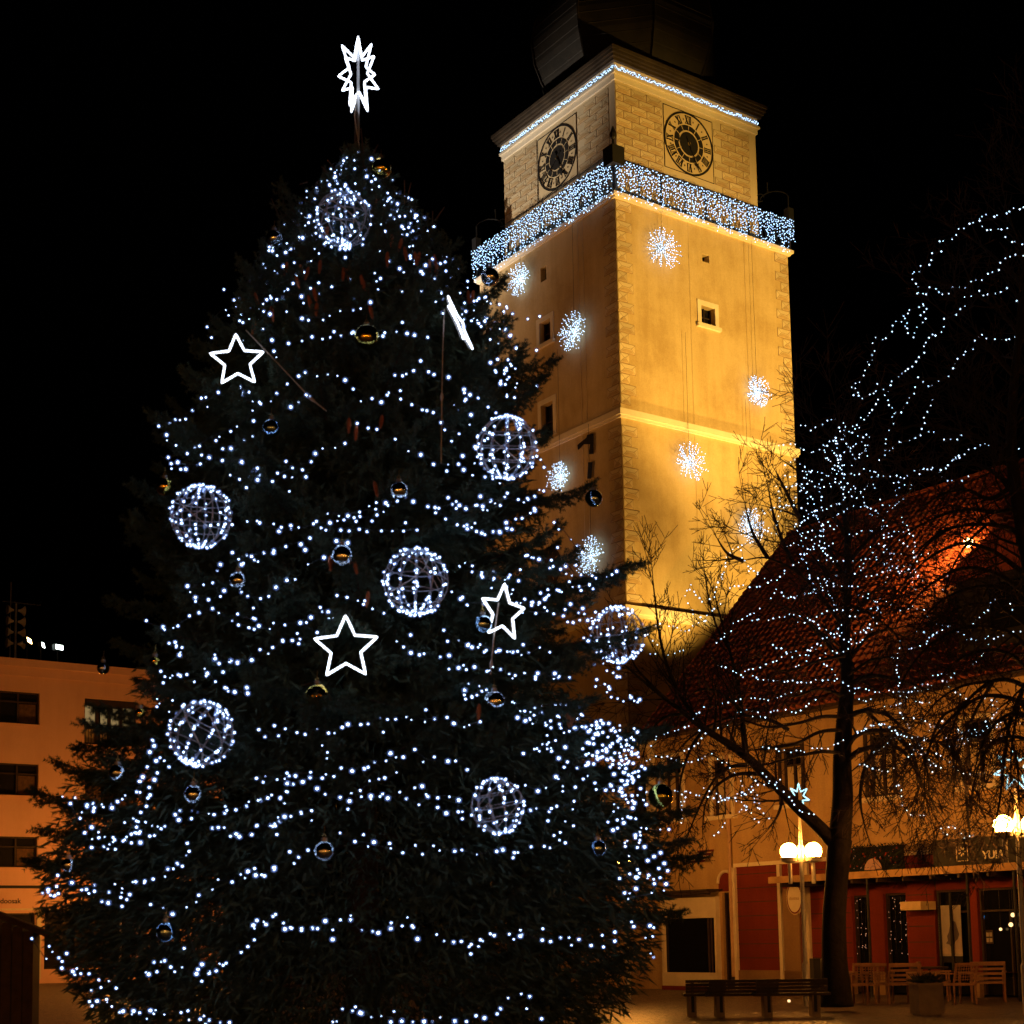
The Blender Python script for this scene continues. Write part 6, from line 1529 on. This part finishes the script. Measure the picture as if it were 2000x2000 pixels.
# ------------------------------------------------------------------ wire globes
def wire_globe(px, py, rpx, label, tilt=(0, 0), n=165, crescent=False, k=1.0):
    P0 = on_tree(px, py, k) ; P0 = P0 + outw(P0) * .12
    r = rpx / FPX * (P0.y) * .97
    t = thing('wire_globe', label, 'light ornament', P0, 0, 'wire globes of white lights on the Christmas tree')
    t.rotation_euler = (tilt[0], tilt[1], R.uniform(0, 1))
    bl = MB()
    for i in range(6):
        a = pi * i / 6; h = MB()
        h.tube([(r * sin(q) * cos(a), r * sin(q) * sin(a), r * cos(q)) for q in [2 * pi * j / 36 for j in range(36)]], .0085, 5, closed=True); h.build('hoop', 'hoop', t)
    for z_ in (-.45, 0.0, .45):
        h = MB(); q = r * (1 - z_ * z_) ** .5; h.tube([(q * cos(2 * pi * j / 32), q * sin(2 * pi * j / 32), z_ * r) for j in range(32)], .007, 5, closed=True); h.build('hoop', 'hoop', t)
    for i in range(n):
        a = pi * R.randrange(12) / 6 + R.uniform(-.05, .05); q = R.uniform(.12, pi - .08) if R.random() < .8 else R.choice((R.uniform(.05, .5), R.uniform(pi - .5, pi - .05)))
        rr = r * R.uniform(1.0, 1.07); c_ = (rr * sin(q) * cos(a), rr * sin(q) * sin(a), rr * cos(q)); bl.ball(c_, R.uniform(.007, .0125), ICO); bl.ball(c_, .026, ICO, 1)  # second ball is the imitated halo round the bulb
    bl.build('light_bulb', ['bulb', 'halo_shell'], t, kind='stuff')
    for i in range(3):
        s_ = MB(); ph = R.random() * 6; s_.tube([(r * .98 * sin(.3 + q * .25) * cos(ph + q * .35), r * .98 * sin(.3 + q * .25) * sin(ph + q * .35), r * .98 * cos(.3 + q * .25)) for q in range(10)], .006, 4); s_.build('feed_wire', 'cable', t)
    return t
wire_globe(673, 436, 58, 'wire globe of white lights highest in the tree, below the top star', n=125)
wire_globe(405, 1013, 62, 'wire globe of white lights at the left edge, below the small gold bauble', (.1, .05))
wire_globe(808, 1140, 66, 'wire globe of white lights in the middle of the tree above the central star', (-.08, .04))
wire_globe(404, 1435, 64, 'tilted wire globe of white lights at the lower left, beside the lit window', (.12, .45))
wire_globe(978, 878, 62, 'wire globe of white lights at the upper right edge against the tower', (.25, -.1), n=165)
wire_globe(1190, 1240, 55, 'wire globe of white lights at the right edge in front of the tower foot', (.1, -.2), n=165, k=1.06)
wire_globe(963, 1576, 54, 'low wire globe of white lights half sunk in the boughs', (.1, -.2), n=85, k=.93)

# ------------------------------------------------------------------ lit stars
def lit_star(px, py, rpx, label, yaw=0, roll=0, cable=None, k=1.0):
    P0 = on_tree(px, py, k); P0 = P0 + outw(P0) * .15; r = rpx / FPX * P0.y
    t = thing('lit_star', label, 'star', P0, 0, 'five-pointed rope light stars on the Christmas tree')
    t.rotation_euler = (Matrix.Rotation(roll, 4, 'Y') @ Matrix.Rotation(yaw, 4, 'Z')).to_euler()
    b = MB(); rope(b, star_pts(5, r, r * .47), .0125, 6); b.build('star_outline', 'rope', t)
    b = MB(); q = star_pts(5, r * .98, r * .47); b.tube([p + Vector((0, .035, 0)) for p in q], .006, 4, closed=True); b.build('frame', 'metal', t)
    if cable:
        c, s_ = cos(-yaw), sin(-yaw); b = MB(); pts = []
        inv = (Matrix.Rotation(roll, 4, 'Y') @ Matrix.Rotation(yaw, 4, 'Z')).inverted()
        for x, y in cable: p = on_tree(x, y, 1.0); p = p + outw(p) * .10; pts.append(inv @ (p - P0))
        b.tube(pts, .008, 4)
        m_ = pts[len(pts) // 2]; d = (pts[len(pts) // 2 + 1] - m_).normalized() if len(pts) > 2 else Vector((0, 0, -1)); b.tube([m_ - d * .06, m_, m_ + d * .06], [.012, .024, .012], 6); b.build('supply_cable', 'cable', t)
    return t
lit_star(477, 712, 56, 'lit star at the upper left edge with a cable running down into the tree', .1, -.05, [(490, 650), (540, 705), (612, 785), (640, 808)])
lit_star(677, 1270, 66, 'largest lit star, at the centre of the tree above a gold bauble', -.05, .0)
lit_star(969, 1200, 58, 'lit star turned aside at the right, in front of the teal bauble', .72, .07, [(965, 1180), (957, 1240), (951, 1300), (950, 1320)])
lit_star(884, 637, 60, 'lit star seen almost edge-on at the upper right of the tree', 1.33, -.37, [(860, 610), (858, 690), (857, 780), (856, 910)])
# the tree-top star: two seven-pointed rope light stars crossed on a pole
P0 = at(700, 145, AY)
t = thing('treetop_star', 'tall crossed rope light star on a pole above the tip of the Christmas tree', 'star', (P0.x, P0.y, 13.55))
b = MB(); b.tube([(-.01 , 0, 0), (0, 0, P0.z - 13.55 + .45)], .022, 6); b.build('pole', 'metal', t)
zc = P0.z - 13.55
for yw in (.58, -.66):
    b = MB(); rope(b, [Vector((p.x * .58, p.y * .58, p.z + zc)) for p in star_pts(7, .60, .27, yw)], .0135, 6); b.build('star_outline', 'rope', t)
b = MB(); b.tube([(-.02, -.03, zc - .3), (-.06, -.04, .35), (-.03, -.03, .12), (.01, 0, -.15)], .008, 4); b.build('supply_cable', 'cable', t)

# ------------------------------------------------------------------ baubles
def bauble(px, py, rpx, m, label, k=1.0):
    P0 = on_tree(px, py, k); P0 = P0 + outw(P0) * .10; r = rpx / FPX * P0.y
    t = thing('bauble', label, 'bauble', P0, 0, 'mirror baubles on the Christmas tree')
    b = MB(); b.sphere((0, 0, 0), r, 28, 18); b.build('ball', m, t, smooth=True)
    b = MB(); b.lathe([(.035, r - .004), (.035, r + .03), (.02, r + .035)], 10); b.build('cap', 'metal', t)
    b = MB(); b.tube([(.0, 0, r + .035 + .0), (.02, 0, r + .055), (0, 0, r + .075), (-.02, 0, r + .055), (0, 0, r + .036)], .004, 4); b.tube([(0, 0, r + .075), (0, .03, r + .16)], .003, 3); b.build('hook', 'gold', t)
for x, y, r_, m, lab in (
    (710, 322, 20, 'goldball', 'gold bauble right below the tree tip'), (529, 453, 16, 'silver', 'small silver bauble at the upper left edge'), (691, 641, 24, 'goldball', 'large gold bauble in the dark upper middle of the tree'),
    (518, 812, 17, 'blueball', 'blue bauble below the upper left star'), (912, 524, 18, 'silver', 'silver bauble at the upper right edge beside the light curtain'), (323, 921, 17, 'goldball', 'small gold bauble at the left above the left wire globe'),
    (750, 930, 18, 'silver', 'silver bauble half hidden by boughs above the middle wire globe'), (1107, 941, 17, 'blueball', 'blue bauble hanging clear at the right before the tower'), (647, 1053, 22, 'silver', 'large silver bauble left of the middle wire globe'),
    (457, 1098, 17, 'silver', 'silver bauble below the left wire globe'), (903, 1180, 18, 'blueball', 'teal bauble half behind the star at the right'), (601, 1316, 24, 'goldball', 'gold bauble right under the central star'),
    (925, 1325, 20, 'silver', 'clear silver bauble below the right star'), (305, 1250, 10, 'goldball', 'tiny gold bauble at the left edge above the pink roof line'), (209, 1261, 12, 'silver', 'small silver bauble on the bough tip before the pink building cornice'),
    (277, 1347, 10, 'goldball', 'tiny gold bauble beside the lit window'), (234, 1459, 16, 'silver', 'silver bauble at the left edge just below the lit window'), (374, 1500, 18, 'silver', 'silver bauble below the tilted wire globe'),
    (614, 1607, 20, 'silver', 'silver bauble in the dark lower middle of the tree'), (1117, 1601, 16, 'blueball', 'bluish bauble right of the low wire globe'), (1233, 1503, 24, 'greenball', 'green gold bauble at the right edge before the ochre house'),
    (323, 1758, 19, 'blueball', 'blue bauble low at the left'), (143, 1632, 13, 'silver', 'small silver bauble on the lower left bough before the pink building')):
    bauble(x * 1.0352, y * 1.0352, r_ * 1.0352, m, lab, 1.0)

# ================================================================== FLOODLIGHTS
# fixtures in the yard behind the red-roofed house, and added fills out of view, turned up at the tower; their lamps are the spots
def flood(label, pos, tgt, e, col, ang, blend=.7, rad=.2):
    pos, tgt = Vector(pos), Vector(tgt); d = (tgt - pos).normalized()
    t = thing('tower_floodlight', label, 'floodlight', pos, 0, 'floodlights turned up at the tower')
    s_ = d.cross(Vector((0, 0, 1))).normalized(); u_ = s_.cross(d)
    b = MB(); b.obox(d * -.22, s_ * .28, u_ * .2, d * .14); b.build('housing', 'iron', t)
    b = MB(); b.tube([(0, 0, -pos.z), tuple(d * -.22 - u_ * .2)], .04, 6); b.build('mast', 'iron', t)
    spot('flood_lamp', pos, tgt, e, col, ang, blend, rad)
ORG = (1.0, .575, .115)
tw = tower_world
flood('floodlight on a mast near the front corner of the tower, behind the red roof', tw((-2.4, -HS - 3.2, 9.5)), tw((-2.9, -HS, 18.8)), 3300, ORG, 78)
flood('floodlight on a mast before the right part of the tower, behind the red roof', tw((2.2, -HS - 3.2, 9.5)), tw((2.2, -HS, 25.5)), 6500, ORG, 74)
flood('unseen far fill floodlight added at the right to even the golden side of the tower', tw((9.0, -HS - 26, 9.0)), tw((0, -HS, 25.0)), 66000, ORG, 31)  # added fill lamp out of view, evens the light on this face
flood('unseen warm fill floodlight added at the left for the dim side of the tower', tw((-HS - 20, 10, 7.0)), tw((-HS, 2.8, 21.5)), 5200, (1.0, .43, .13), 38)  # added warm fill out of view, lifts the dim face
# white floods from the pink building roof
spot('flood_lamp', FL[0] + Vector((.2, -.3, .1)), tw((-HU, 2.6, 31.5)), 46000, (1.0, .86, .68), 17, .9, .3)
spot('flood_lamp', FL[1] + Vector((.2, -.3, .1)), tw((-HS, 5.0, 25.5)), 10500, (1.0, .72, .5), 20, 1.0, .3)
# lamp that rakes the tiles by the dormer
LR = on_roof(1908, 1085)
t = thing('roof_lamp', 'lit lamp on the red roof that rakes the tiles beside the dark dormer', 'lamp', hw(tuple(LR + RN * .45)), HRZ)
b = MB(); b.tube([tuple(-RN * .42), tuple(-RN * .1)], .03, 6); b.build('arm', 'iron', t)
b = MB(); b.sphere((0, 0, 0), .13, 14, 10); b.build('lit_globe', 'flood_warm', t, smooth=True)
spot('flood_lamp', hw(tuple(LR + RN * .62 + Vector((.15, 0, .1)))), hw(tuple(LR + Vector((-1.6, 0, -.1)))), 1500, (1.0, .40, .06), 165, .8, .12)
